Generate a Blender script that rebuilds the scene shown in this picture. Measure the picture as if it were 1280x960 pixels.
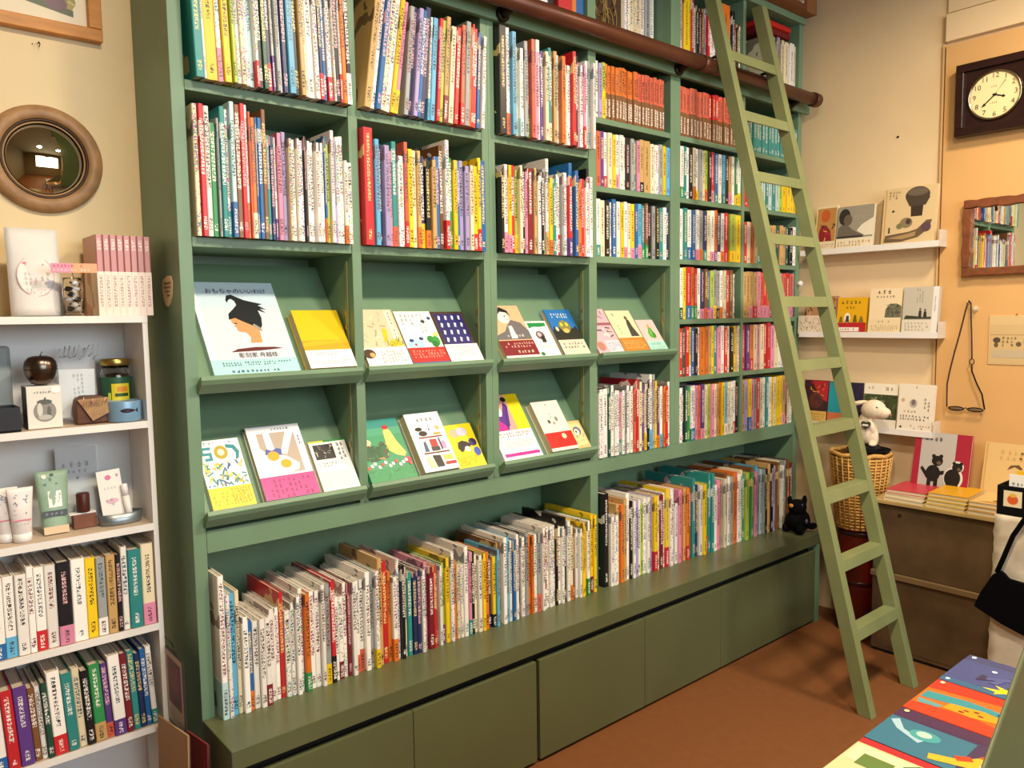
import bpy, bmesh, math, random
from mathutils import Vector, Matrix, Euler
random.seed(11)
SC = bpy.context.scene
COL = SC.collection
for _o in list(bpy.data.objects):
    bpy.data.objects.remove(_o)

# ------------------------------------------------------------------ camera
R_ = Vector((0.76054341, -0.6491189, -0.01477794))
U_ = Vector((0.06664135, 0.05540017, 0.9962378))
F_ = Vector((0.64585808, 0.75866691, -0.08539239))
cd = bpy.data.cameras.new('camera')
cam = bpy.data.objects.new('camera', cd)
COL.objects.link(cam)
cd.sensor_width = 36.0
cd.lens = 977.895 / 1280 * 36.0
cd.clip_start = 0.05
cam.matrix_world = Matrix(((R_.x, U_.x, -F_.x, -0.61531), (R_.y, U_.y, -F_.y, -1.93031),
                           (R_.z, U_.z, -F_.z, 1.4), (0, 0, 0, 1)))
SC.camera = cam

# ------------------------------------------------------------------ light and exposure
SC.view_settings.view_transform = 'Standard'
SC.view_settings.look = 'None'
SC.view_settings.gamma = 1.0
SC.view_settings.use_curve_mapping = False
SC.view_settings.exposure = 0.0
wd = bpy.data.worlds.new('daylight')
SC.world = wd
wd.use_nodes = True
wd.node_tree.nodes['Background'].inputs[0].default_value = (0.85, 0.93, 1.0, 1)
wd.node_tree.nodes['Background'].inputs[1].default_value = 1.0

XR = 2.86      # right wall
YB = 0.28      # back wall
XL, YF, ZC = -2.3, -4.4, 3.25


def area(name, loc, rot, sx, sy, power, col):
    l = bpy.data.lights.new(name, 'AREA')
    l.shape = 'RECTANGLE'
    l.size, l.size_y = sx, sy
    l.energy = power
    l.color = col
    o = bpy.data.objects.new(name, l)
    o.location = loc
    o.rotation_euler = rot
    COL.objects.link(o)
    return o


# daylight entering through the shop window in the wall behind the camera
area('window_daylight', (0.75, YF + 0.12, 2.05), (math.radians(90), 0, 0), 3.0, 1.5, 85, (0.86, 0.94, 1.0))

LAMPS = [(0.9, -1.5, 40, (1.0, .85, .66)), (2.0, -1.4, 33, (1.0, .80, .56)), (-0.2, -1.45, 38, (1.0, .78, .52))]  # last entry is an added lamp to brighten the left side


# ------------------------------------------------------------------ helpers
def lin(h):
    if isinstance(h, (tuple, list)):
        return tuple(h[:3])
    h = h.lstrip('#')
    out = []
    for i in (0, 2, 4):
        c = int(h[i:i + 2], 16) / 255
        out.append(c / 12.92 if c <= .04045 else ((c + .055) / 1.055) ** 2.4)
    return tuple(out)


MATS = {}


def mat(name, col='#ffffff', rough=.6, metal=0., var=0., scale=8., bump=0., bscale=120., stretch=None,
        trans=0., emit=None, estr=0., ior=1.45, spec=.5, alpha=1.):
    if name in MATS:
        return MATS[name]
    m = bpy.data.materials.new(name)
    m.use_nodes = True
    nt = m.node_tree
    b = nt.nodes['Principled BSDF']
    c = lin(col)
    b.inputs['Base Color'].default_value = (*c, 1)
    b.inputs['Roughness'].default_value = rough
    b.inputs['Metallic'].default_value = metal
    b.inputs['Transmission Weight'].default_value = trans
    b.inputs['IOR'].default_value = ior
    b.inputs['Specular IOR Level'].default_value = spec
    b.inputs['Alpha'].default_value = alpha
    if emit:
        b.inputs['Emission Color'].default_value = (*lin(emit), 1)
        b.inputs['Emission Strength'].default_value = estr
    if var or bump:
        tc = nt.nodes.new('ShaderNodeTexCoord')
        mp = nt.nodes.new('ShaderNodeMapping')
        nt.links.new(tc.outputs['Object'], mp.inputs[0])
        if stretch:
            mp.inputs['Scale'].default_value = stretch
        if var:
            n = nt.nodes.new('ShaderNodeTexNoise')
            n.inputs['Scale'].default_value = scale
            n.inputs['Detail'].default_value = 6
            nt.links.new(mp.outputs[0], n.inputs['Vector'])
            r = nt.nodes.new('ShaderNodeValToRGB')
            r.color_ramp.elements[0].position = .3
            r.color_ramp.elements[1].position = .7
            r.color_ramp.elements[0].color = (*[max(0, k * (1 - var)) for k in c], 1)
            r.color_ramp.elements[1].color = (*[min(1, k * (1 + var)) for k in c], 1)
            nt.links.new(n.outputs['Fac'], r.inputs[0])
            nt.links.new(r.outputs[0], b.inputs['Base Color'])
        if bump:
            n2 = nt.nodes.new('ShaderNodeTexNoise')
            n2.inputs['Scale'].default_value = bscale
            n2.inputs['Detail'].default_value = 3
            nt.links.new(mp.outputs[0], n2.inputs['Vector'])
            bp = nt.nodes.new('ShaderNodeBump')
            bp.inputs['Strength'].default_value = bump
            bp.inputs['Distance'].default_value = .004
            nt.links.new(n2.outputs['Fac'], bp.inputs['Height'])
            nt.links.new(bp.outputs[0], b.inputs['Normal'])
    MATS[name] = m
    return m


class MB:
    """collects geometry of one mesh"""

    def __init__(s):
        s.v, s.f, s.c, s.sm = [], [], [], []

    def add(s, vs, fs, col=None, smooth=False):
        k = len(s.v)
        s.v += [tuple(p) for p in vs]
        for f in fs:
            s.f.append([i + k for i in f])
            s.c.append(col)
            s.sm.append(smooth)
        return s

    def box(s, x0, x1, y0, y1, z0, z1, col=None):
        vs = [(x0, y0, z0), (x1, y0, z0), (x1, y1, z0), (x0, y1, z0), (x0, y0, z1), (x1, y0, z1), (x1, y1, z1), (x0, y1, z1)]
        return s.add(vs, [(0, 3, 2, 1), (4, 5, 6, 7), (0, 1, 5, 4), (1, 2, 6, 5), (2, 3, 7, 6), (3, 0, 4, 7)], col)

    def extr(s, pts, vec, col=None, smooth=False):
        """extrude planar 3D polygon along vec"""
        n = len(pts)
        vec = Vector(vec)
        a = [Vector(p) for p in pts]
        vs = a + [p + vec for p in a]
        fs = [list(range(n))[::-1], list(range(n, 2 * n))]
        k = len(s.v)
        s.add(vs, fs, col)
        s.v = s.v[:k]
        s.v += [tuple(p) for p in vs]
        for i in range(n):
            j = (i + 1) % n
            s.f.append([i + k, j + k, j + n + k, i + n + k])
            s.c.append(col)
            s.sm.append(smooth)
        return s

    def tube(s, path, r, n=8, col=None, closed=False, r1=None):
        path = [Vector(p) for p in path]
        m = len(path)
        vs, fs = [], []
        for i, p in enumerate(path):
            if closed:
                t = path[(i + 1) % m] - path[i - 1]
            else:
                t = path[min(i + 1, m - 1)] - path[max(i - 1, 0)]
            t.normalize()
            a = Vector((0, 0, 1)) if abs(t.z) < .9 else Vector((1, 0, 0))
            u = t.cross(a).normalized()
            w = t.cross(u)
            rr = r if r1 is None else r + (r1 - r) * i / (m - 1)
            for k in range(n):
                an = 2 * math.pi * k / n
                vs.append(p + u * math.cos(an) * rr + w * math.sin(an) * rr)
        last = m if closed else m - 1
        for i in range(last):
            for k in range(n):
                a, b = i * n + k, i * n + (k + 1) % n
                c, d = ((i + 1) % m) * n + (k + 1) % n, ((i + 1) % m) * n + k
                fs.append((a, b, c, d))
        s.add(vs, fs, col, True)
        if not closed:
            k = len(s.v) - len(vs)
            s.f += [[k + i for i in range(n)][::-1], [k + (m - 1) * n + i for i in range(n)]]
            s.c += [col, col]
            s.sm += [False, False]
        return s

    def lathe(s, prof, n=24, o=(0, 0, 0), axis='z', col=None, smooth=True, sx=1., sy=1.):
        vs, fs = [], []
        for r, z in prof:
            for k in range(n):
                a = 2 * math.pi * k / n
                p = (r * math.cos(a) * sx, r * math.sin(a) * sy, z)
                if axis == 'y':      # axis points to -y
                    p = (p[0], -p[2], p[1])
                elif axis == 'x':    # axis points to -x
                    p = (-p[2], p[0], p[1])
                vs.append((p[0] + o[0], p[1] + o[1], p[2] + o[2]))
        for i in range(len(prof) - 1):
            for k in range(n):
                a, b = i * n + k, i * n + (k + 1) % n
                fs.append((a, b, b + n, a + n))
        return s.add(vs, fs, col, smooth)

    def ball(s, c, r, col=None, n=12, m=8, rot=None):
        rx, ry, rz = (r, r, r) if not isinstance(r, (tuple, list)) else r
        vs, fs = [], []
        for i in range(m + 1):
            t = math.pi * i / m
            for k in range(n):
                a = 2 * math.pi * k / n
                p = Vector((rx * math.sin(t) * math.cos(a), ry * math.sin(t) * math.sin(a), rz * math.cos(t)))
                if rot:
                    p = rot @ p
                vs.append(p + Vector(c))
        for i in range(m):
            for k in range(n):
                a, b = i * n + k, i * n + (k + 1) % n
                fs.append((a, a + n, b + n, b))
        return s.add(vs, fs, col, True)

    def build(s, name, m=None, parent=None, bevel=0., fix=False):
        me = bpy.data.meshes.new(name)
        me.from_pydata(s.v, [], s.f)
        if any(c is not None for c in s.c):
            at = me.color_attributes.new('Col', 'FLOAT_COLOR', 'CORNER')
            i = 0
            for p, c in zip(me.polygons, s.c):
                cc = (*lin(c if c else '#ffffff'), 1)
                for _ in range(p.loop_total):
                    at.data[i].color = cc
                    i += 1
        me.polygons.foreach_set('use_smooth', s.sm)
        if fix:
            bm = bmesh.new()
            bm.from_mesh(me)
            bmesh.ops.remove_doubles(bm, verts=bm.verts, dist=1e-5)
            bmesh.ops.recalc_face_normals(bm, faces=bm.faces)
            bm.to_mesh(me)
            bm.free()
        if m is not None:
            me.materials.append(m)
        o = bpy.data.objects.new(name, me)
        COL.objects.link(o)
        if bevel:
            md = o.modifiers.new('bevel', 'BEVEL')
            md.width = bevel
            md.segments = 2
            md.limit_method = 'ANGLE'
        if parent is not None:
            o.parent = parent
        return o


def tag(o, label, cat, group=None):
    o['label'] = label
    o['category'] = cat
    if group:
        o['group'] = group
    return o


def thing(name, label, cat, loc=(0, 0, 0), group=None, mw=None):
    o = bpy.data.objects.new(name, None)
    o.empty_display_size = .02
    COL.objects.link(o)
    if mw is not None:
        o.matrix_world = mw
    else:
        o.location = loc
    return tag(o, label, cat, group)


def struct(o):
    o['kind'] = 'structure'
    return o


def frame(ox, X, Y, Z):
    X, Y, Z = Vector(X).normalized(), Vector(Y).normalized(), Vector(Z).normalized()
    return Matrix(((X.x, Y.x, Z.x, ox[0]), (X.y, Y.y, Z.y, ox[1]), (X.z, Y.z, Z.z, ox[2]), (0, 0, 0, 1)))


_tc = {}


def glyphs(body):
    """outline lettering as flat polygons, unit height"""
    if body in _tc:
        return _tc[body]
    c = bpy.data.curves.new('lettering', 'FONT')
    c.body = body
    c.resolution_u = 2
    c.align_x = 'CENTER'
    c.align_y = 'CENTER'
    o = bpy.data.objects.new('lettering', c)
    COL.objects.link(o)
    bpy.context.view_layer.update()
    m = bpy.data.meshes.new_from_object(o)
    r = ([tuple(v.co) for v in m.vertices], [tuple(p.vertices) for p in m.polygons])
    bpy.data.objects.remove(o)
    bpy.data.curves.remove(c)
    bpy.data.meshes.remove(m)
    _tc[body] = r
    return r


# print material: reads the flat print colours of a mesh
def print_mat():
    m = bpy.data.materials.new('printed_ink')
    m.use_nodes = True
    nt = m.node_tree
    a = nt.nodes.new('ShaderNodeVertexColor')
    a.layer_name = 'Col'
    nt.links.new(a.outputs[0], nt.nodes['Principled BSDF'].inputs['Base Color'])
    nt.nodes['Principled BSDF'].inputs['Roughness'].default_value = .4
    return m


PRINT = print_mat()


def glyph_marks(b, P, x0, x1, y0, y1, col, rnd):
    """one unreadably small character: a few crossing strokes"""
    dx, dy = (x1 - x0), (y1 - y0)
    for k in range(2 + (rnd.random() < .5)):
        y = y0 + dy * (.08 + .36 * k + .1 * rnd.random())
        a, c = x0 + dx * .25 * rnd.random(), x1 - dx * .25 * rnd.random()
        b.add([P(a, y), P(c, y), P(c, y + dy * .17), P(a, y + dy * .17)], [(0, 1, 2, 3)], col)
    x = x0 + dx * (.2 + .5 * rnd.random())
    b.add([P(x, y0), P(x + dx * .2, y0), P(x + dx * .2, y1), P(x, y1)], [(0, 1, 2, 3)], col)


def art(items, w, h, z0, name, parent, seed=0):
    """flat printed design: layers of polygons on a rectangle w x h lying in local xy at height z0"""
    rnd = random.Random(seed)
    b = MB()
    z = z0
    for it in items:
        z += .00012
        k, col = it[0], it[-1]
        P = lambda x, y: (x * w, y * h, z)
        if k == 'r':
            x0, y0, x1, y1 = it[1:5]
            b.add([P(x0, y0), P(x1, y0), P(x1, y1), P(x0, y1)], [(0, 1, 2, 3)], col)
        elif k == 'e':
            cx, cy, rx, ry = it[1:5]
            n = 20
            b.add([P(cx + rx * math.cos(2 * math.pi * i / n), cy + ry * math.sin(2 * math.pi * i / n)) for i in range(n)], [list(range(n))], col)
        elif k == 'p':
            b.add([P(*q) for q in it[1]], [list(range(len(it[1])))], col)
        elif k == 't':        # text, cx, cy, letter height (metres)
            vs, fs = glyphs(it[1])
            b.add([(it[2] * w + v[0] * it[4], it[3] * h + v[1] * it[4], z) for v in vs], fs, col)
        elif k == 'l':        # unreadably small lettering: rows of marks
            x0, y0, x1, y1, n = it[1:6]
            ch = (y1 - y0) / n
            for i in range(n):
                yy = y1 - ch * (i + .5)
                x = x0
                end = x1 - (rnd.random() * .3 * (x1 - x0) if i == n - 1 else 0)
                while x < end:
                    ww = ch * h / w * (.5 + .35 * rnd.random())
                    if rnd.random() < .85:
                        q = ch * (.22 + .16 * rnd.random())
                        glyph_marks(b, P, x, x + ww, yy - q * 1.15, yy + q * 1.15, col, rnd)
                    x += ww * 1.5
        elif k == 'v':        # column of marks, vertical lettering
            x0, y0, x1, y1, n = it[1:6]
            cw = (x1 - x0) / n
            for i in range(n):
                y = y1
                while y > y0:
                    hh = cw * w / h * (.6 + .3 * rnd.random())
                    q = cw * (.22 + .16 * rnd.random())
                    xx = x0 + cw * (i + .5)
                    if rnd.random() < .9:
                        glyph_marks(b, P, xx - q * 1.15, xx + q * 1.15, y - hh, y, col, rnd)
                    y -= hh * 1.45
        elif k == 's':        # scattered strokes
            x0, y0, x1, y1, n, sz = it[1:7]
            cols = it[-1]
            for i in range(n):
                cx, cy = x0 + (x1 - x0) * rnd.random(), y0 + (y1 - y0) * rnd.random()
                a = rnd.random() * 3.14
                l, t = sz * (.6 + rnd.random()), sz * .3
                pts = []
                for sx_, sy_ in ((-1, -1), (1, -1), (1, 1), (-1, 1)):
                    dx, dy = sx_ * l / 2, sy_ * t / 2
                    px, py = cx * w + dx * math.cos(a) - dy * math.sin(a), cy * h + dx * math.sin(a) + dy * math.cos(a)
                    pts.append((min(max(px, x0 * w), x1 * w), min(max(py, y0 * h), y1 * h), z + i * 2e-6))
                b.add(pts, [(0, 1, 2, 3)], cols[i % len(cols)])
    return b.build(name, PRINT, parent)


# ------------------------------------------------------------------ materials
GREEN = mat('sage_green_paint', '#6d8c70', .40, var=.10, scale=3.5, bump=.05, bscale=60)
OLIVE_AND_SHADE = mat('olive_and_shaded_green', '#5c6344', .30, var=.08, scale=3, bump=.04, bscale=50)  # on the bench, sage paint with shade and warm bounce in its colour
LADG = mat('ladder_green_paint', '#7e875b', .42, var=.10, scale=6, bump=.08, bscale=60)
DARK = mat('dark_interior', '#1c1d18', .9)
WALL = mat('cream_plaster', '#e6d2a8', .85, var=.05, scale=2.5, bump=.12, bscale=45)
WALLR = mat('warm_cream_paint', '#e9d0a6', .7, var=.05, scale=2.2, bump=.08, bscale=40)
FLOOR = mat('brown_floor', '#7b4d2a', .55, var=.06, scale=30, bump=.1, bscale=160)
WHITE = mat('white_painted_board', '#e9e8e4', .5, var=.03, scale=5)
SHELFT = mat('worn_pale_wood', '#cdb9a4', .55, var=.10, scale=9, stretch=(1, 14, 1))
BLACK = mat('black_matte', '#060607', .7, spec=.2)
PIPE = mat('brown_pipe', '#5c3524', .38, metal=.3, var=.2, scale=9)
IRON = mat('dark_iron', '#2c241d', .45, metal=.7)
BRASS = mat('brass', '#b08d4a', .35, metal=1.)
GLASS = mat('clear_glass', '#ffffff', .02, trans=1., ior=1.45)
FILM = mat('clear_film', '#f2f6f8', .12, alpha=.16)
PAPERW = mat('white_paper', '#f0eee8', .7)

# ------------------------------------------------------------------ room
struct(MB().box(XL - .1, XR + .1, YF - .1, YB + .1, -.1, 0).build('floor', FLOOR))
struct(MB().box(XL - .1, XR + .1, YF - .1, YB + .1, ZC, ZC + .1).build('ceiling', mat('ceiling_tan', '#8f8268', .85)))
struct(MB().box(XL, XR, YB, YB + .1, 0, ZC).build('wall_back', WALL))
struct(MB().box(XR, XR + .1, YF, YB + .1, 0, ZC).build('wall_right', WALLR))
struct(MB().box(XL - .1, XL, YF, YB + .1, 0, ZC).build('wall_left', mat('tan_board', '#7d6f58', .8)))
wf = MB()
wx0, wx1, wz0, wz1 = -.8, 2.3, 1.25, 2.85
wf.box(XL, wx0, YF - .1, YF, 0, ZC).box(wx1, XR, YF - .1, YF, 0, ZC).box(wx0, wx1, YF - .1, YF, 0, wz0).box(wx0, wx1, YF - .1, YF, wz1, ZC)
struct(wf.build('wall_front', mat('tan_board', '#7d6f58', .8)))
win = MB()
for i in range(5):
    x = wx0 + (wx1 - wx0) * i / 4
    win.box(x - .03, x + .03, YF - .08, YF - .02, wz0, wz1)
win.box(wx0, wx1, YF - .075, YF - .025, wz0, wz0 + .06).box(wx0, wx1, YF - .075, YF - .025, wz1 - .06, wz1).box(wx0, wx1, YF - .075, YF - .025, 2.45, 2.50)
w1 = struct(win.build('window_1', WHITE))
for i in range(4):
    x0 = wx0 + .03 + (wx1 - wx0) * i / 4
    MB().box(x0, x0 + .715, YF - .052, YF - .048, wz0 + .06, wz1 - .06).build('pane', mat('pane_glass', '#f4faff', .02, alpha=.15), w1)
# panelling of the right wall: a proud lower panel with a rail above it
struct(MB().box(XR - .018, XR, YF, -.600, 0, 2.462).build('trim_1', mat('panel_paint', '#d9ab6e', .6, var=.05, scale=2.2, bump=.06, bscale=40)))
struct(MB().box(XR - .024, XR, YF, -.597, 2.476, 2.585).build('trim_2', WALLR, bevel=.003))
struct(MB().box(XR - .010, XR, YF, -.600, 2.592, ZC).build('trim_3', WALLR))
struct(MB().box(XR - .012, XR, -.5925, -.585, 0, 2.47).build('trim_4', mat('batten', '#d8b27c', .6)))

# ------------------------------------------------------------------ bookcase
bc = thing('bookcase', 'tall sage green built-in bookcase with sloping display trays and a bench base', 'bookcase', (0, 0, 0))
D = YB - .002
U = [(0, .032), (.460, .488), (.921, .9463), (.9467, .972), (1.392, 1.431), (1.845, 1.8742), (1.8746, 1.904), (2.325, 2.345), (2.77, 2.80)]
ZTOP = 2.70
ZR = .885   # top of the rail shelf
for i, (a, b) in enumerate(U):
    zb = 0 if i in (0, 8) else (.411 if i == 4 else ZR)
    MB().box(a, b, 0, D, zb, ZTOP).build('upright', GREEN if i else GREEN, bc, bevel=.0015)
MB().box(.0325, 2.769, D - .012, D, .411, ZTOP - .002).build('back_panel', GREEN, bc)
MB().box(-.004, 2.804, -.012, D, ZTOP, ZTOP + .028).build('top_board', GREEN, bc, bevel=.002)
# rail over the bottom row, fascia under the top row
MB().box(.0325, 2.7695, .0005, .022, .828, ZR).build('front_rail', GREEN, bc, bevel=.0015)
MB().box(.0325, 2.7695, .0225, D - .013, ZR - .02, ZR - .0005).build('shelf_board', GREEN, bc)
MB().box(-.002, 2.83, -.022, -.0005, 2.306, 2.372).build('fascia', GREEN, bc, bevel=.003)
MB().box(-.002, 2.83, -.036, -.0225, 2.354, 2.374).build('moulding', OLIVE_AND_SHADE, bc, bevel=.003)
BAYS = [(.0325, .4595), (.4885, .9205), (.9725, 1.3915), (1.4315, 1.8445), (1.9045, 2.3245), (2.3455, 2.7695)]


def shelf(bay, z, t=.024, y0=.001):
    MB().box(BAYS[bay][0], BAYS[bay][1], y0, D - .013, z - t, z).build('shelf_board', GREEN, bc, bevel=.0015)


CZ = [2.092, 1.8555, 1.617, 1.381, 1.151]
for b_ in range(6):
    shelf(b_, 2.352, .02)
for b_ in (0, 1, 2):
    shelf(b_, 1.968)
    shelf(b_, 1.603)
shelf(3, 2.092, .02)
shelf(3, 1.8555, .02)
shelf(3, 1.611)
for b_ in (4, 5):
    for z_ in CZ:
        shelf(b_, z_, .02)
# sloping display trays
SV = Vector((0, .215, .299)).normalized()
NV = Vector((0, -SV.z, SV.y))
T1, T2 = 1.252, .922


def tray(bay, z0):
    x0, x1 = BAYS[bay]
    p = Vector((0, 0, z0))
    q = p + SV * .372
    pts = [p, q, q - NV * .008, p - NV * .008]
    MB().extr([(x0 + .0005, a.y, a.z) for a in pts], (x1 - x0 - .001, 0, 0)).build('display_slope', GREEN, bc)
    pts = [(.003, z0 - .0045), (-.029, z0 + .018), (-.036, z0 + .008), (-.030, z0 - .004), (-.006, z0 - .028)]
    MB().extr([(x0 - .006, y, z) for y, z in pts], (x1 - x0 + .012, 0, 0)).build('tray_lip', GREEN, bc, bevel=.0012)
    # perforated shelf standards on the bay side
    s = MB()
    s.box(x1 - .004, x1 - .0004, .028, .040, z0 + .03, z0 + .31)
    st = s.build('shelf_standard', mat('green_metal', '#8c9468', .4, metal=.3), bc)
    for zz in (.12, .16):
        MB().box(x1 - .007, x1 - .004, .030, .038, z0 + zz, z0 + zz + .012).build('shelf_peg', BRASS, st)


for b_ in range(4):
    tray(b_, T1)
for b_ in range(3):
    tray(b_, T2)
# bench, its dimmer light put into the paint colour
MB().box(0, 2.68, -.192, -.0005, .361, .411).build('bench_top', OLIVE_AND_SHADE, bc, bevel=.002)
MB().box(.0325, 2.7695, -.0003, D - .013, .361, .4105).build('bench_top', OLIVE_AND_SHADE, bc)
MB().box(0, .030, -.190, -.0005, 0, .3605).build('bench_side', OLIVE_AND_SHADE, bc)
MB().box(2.650, 2.68, -.190, -.0005, 0, .3605).build('bench_side', GREEN, bc)
MB().box(.0305, 2.6495, -.150, -.140, 0, .3605).build('bench_backing', DARK, bc)
for a, b in ((.031, .4965), (.4985, .9505), (.9635, 1.4685), (1.4705, 1.925), (1.927, 2.372), (2.374, 2.6475)):
    dr = MB().box(a, b, -.187, -.168, .012, .334).build('cupboard_door', OLIVE_AND_SHADE, bc, bevel=.0015)
    MB().box(a + .12, b - .12, -.1678, -.152, .314, .328).build('finger_pull', DARK, dr)

# sticker on the side panel
st = MB()
pts = [(.054, 1.498), (.056, 1.478), (.064, 1.458), (.078, 1.443), (.096, 1.437), (.114, 1.442), (.127, 1.458), (.133, 1.478), (.132, 1.496), (.122, 1.506), (.104, 1.510), (.086, 1.513), (.066, 1.512)]
st.extr([(-.0002, y, z) for y, z in pts], (-.0014, 0, 0))
so = tag(st.build('paper_sticker', mat('sticker_paper', '#d9c398', .7)), 'small cream paper sticker stuck on the left side of the green bookcase', 'sticker')
sp = MB()
rr = random.Random(4)
for i, (z, y0, y1) in enumerate(((1.492, .068, .118), (1.482, .070, .118), (1.472, .078, .112), (1.462, .076, .1))):
    y = y0
    while y < y1:
        c = '#a3343a' if (i > 1 and y > .09) else '#4f4330'
        sp.add([(-.0018, y, z), (-.0018, y + .006, z), (-.0018, y + .006, z + .006), (-.0018, y, z + .006)], [(0, 1, 2, 3)], c)
        y += .009
sp.build('lettering', PRINT, so)

# ------------------------------------------------------------------ pipe rail and ladder
pr = thing('ladder_rail', 'brown pipe rail for the ladder running along the bookcase', 'rail', (0, -.085, 2.346))
MB().tube([(0.02, 0, 0), (2.74, 0, 0)], .026, 16).build('pipe', PIPE, pr)
MB().tube([(1.915, 0, 0), (1.955, 0, 0)], .030, 16).build('pipe_joint', PIPE, pr)
MB().tube([(2.735, 0, 0), (2.775, 0, 0)], .031, 16).build('end_cap', PIPE, pr)
for x in (.12, .99, 1.86, 2.66):
    b = MB()
    b.tube([(x, .002, -.004), (x, .045, -.02), (x, .062, -.02)], .014, 10)
    b.lathe([(.0, .0), (.024, .0), (.024, .008), (0, .008)], 14, (x, .0625, -.02), 'y')
    b.build('bracket', IRON, pr)

ld = thing('library_ladder', 'green wooden ladder leaning on the pipe rail in front of the bookcase', 'ladder', (2.175, -.757, 0))
KS = .2535


def lad_pts(x, z0, z1, d0, d1):
    return [(x, KS * z0 + d0, z0), (x, KS * z0 + d1, z0), (x, KS * z1 + d1, z1), (x, KS * z1 + d0, z1)]


for a, b in ((-.190, -.153), (.150, .190)):
    MB().extr(lad_pts(a, 0, 2.655, 0, .050), (b - a, 0, 0)).build('stile', LADG, ld, bevel=.002)
for i in range(10):
    zt = 2.398 - .2343 * i
    pts = [(-.1528, KS * zt + .002, zt), (-.1528, KS * zt + .046, zt), (-.1528, KS * zt + .044, zt - .018), (-.1528, KS * (zt - .03) + .014, zt - .020), (-.1528, KS * (zt - .04) + .012, zt - .040), (-.1528, KS * (zt - .04) + .002, zt - .040)]
    MB().extr(pts, (.3026, 0, 0)).build('rung', LADG, ld, bevel=.0015)
for x in (-.1715, .170):
    hk = MB()
    z0, y0 = 2.346, KS * 2.346 + .0505
    yc = .672
    hk.tube([(x, yc + .038 * math.cos(t), z0 + .038 * math.sin(t)) for t in [math.pi * k / 10 for k in range(11)]], .006, 8)
    hk.build('rail_hook', IRON, ld)

# ------------------------------------------------------------------ books standing with spines out
PAL = dict(w='#f1efe9', c='#e6dab8', k='#17161a', n='#25305c', b='#2467a8', s='#5fb0d8', t='#2d8a88', g='#2f8f4e', l='#a9c04a',
           y='#ecc91e', o='#d9762a', r='#c8282f', m='#7c1f2c', p='#e08fae', u='#5c3a86', v='#a79cc9', e='#c8a468', d='#7a5230',
           x='#9aa0a0', q='#20503c', z='#d4644a', f='#bfe0e4')
CNAME = dict(w='white', c='cream', k='black', n='navy', b='blue', s='sky blue', t='teal', g='green', l='lime green', y='yellow',
             o='orange', r='red', m='maroon', p='pink', u='purple', v='lavender', e='tan', d='brown', x='grey', q='dark green',
             z='salmon', f='pale aqua')
LIGHT = set('wcylpvesfxzo')


def N(nt, t, **kw):
    n = nt.nodes.new('ShaderNode' + t)
    for k, v in kw.items():
        setattr(n, k, v)
    return n


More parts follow.
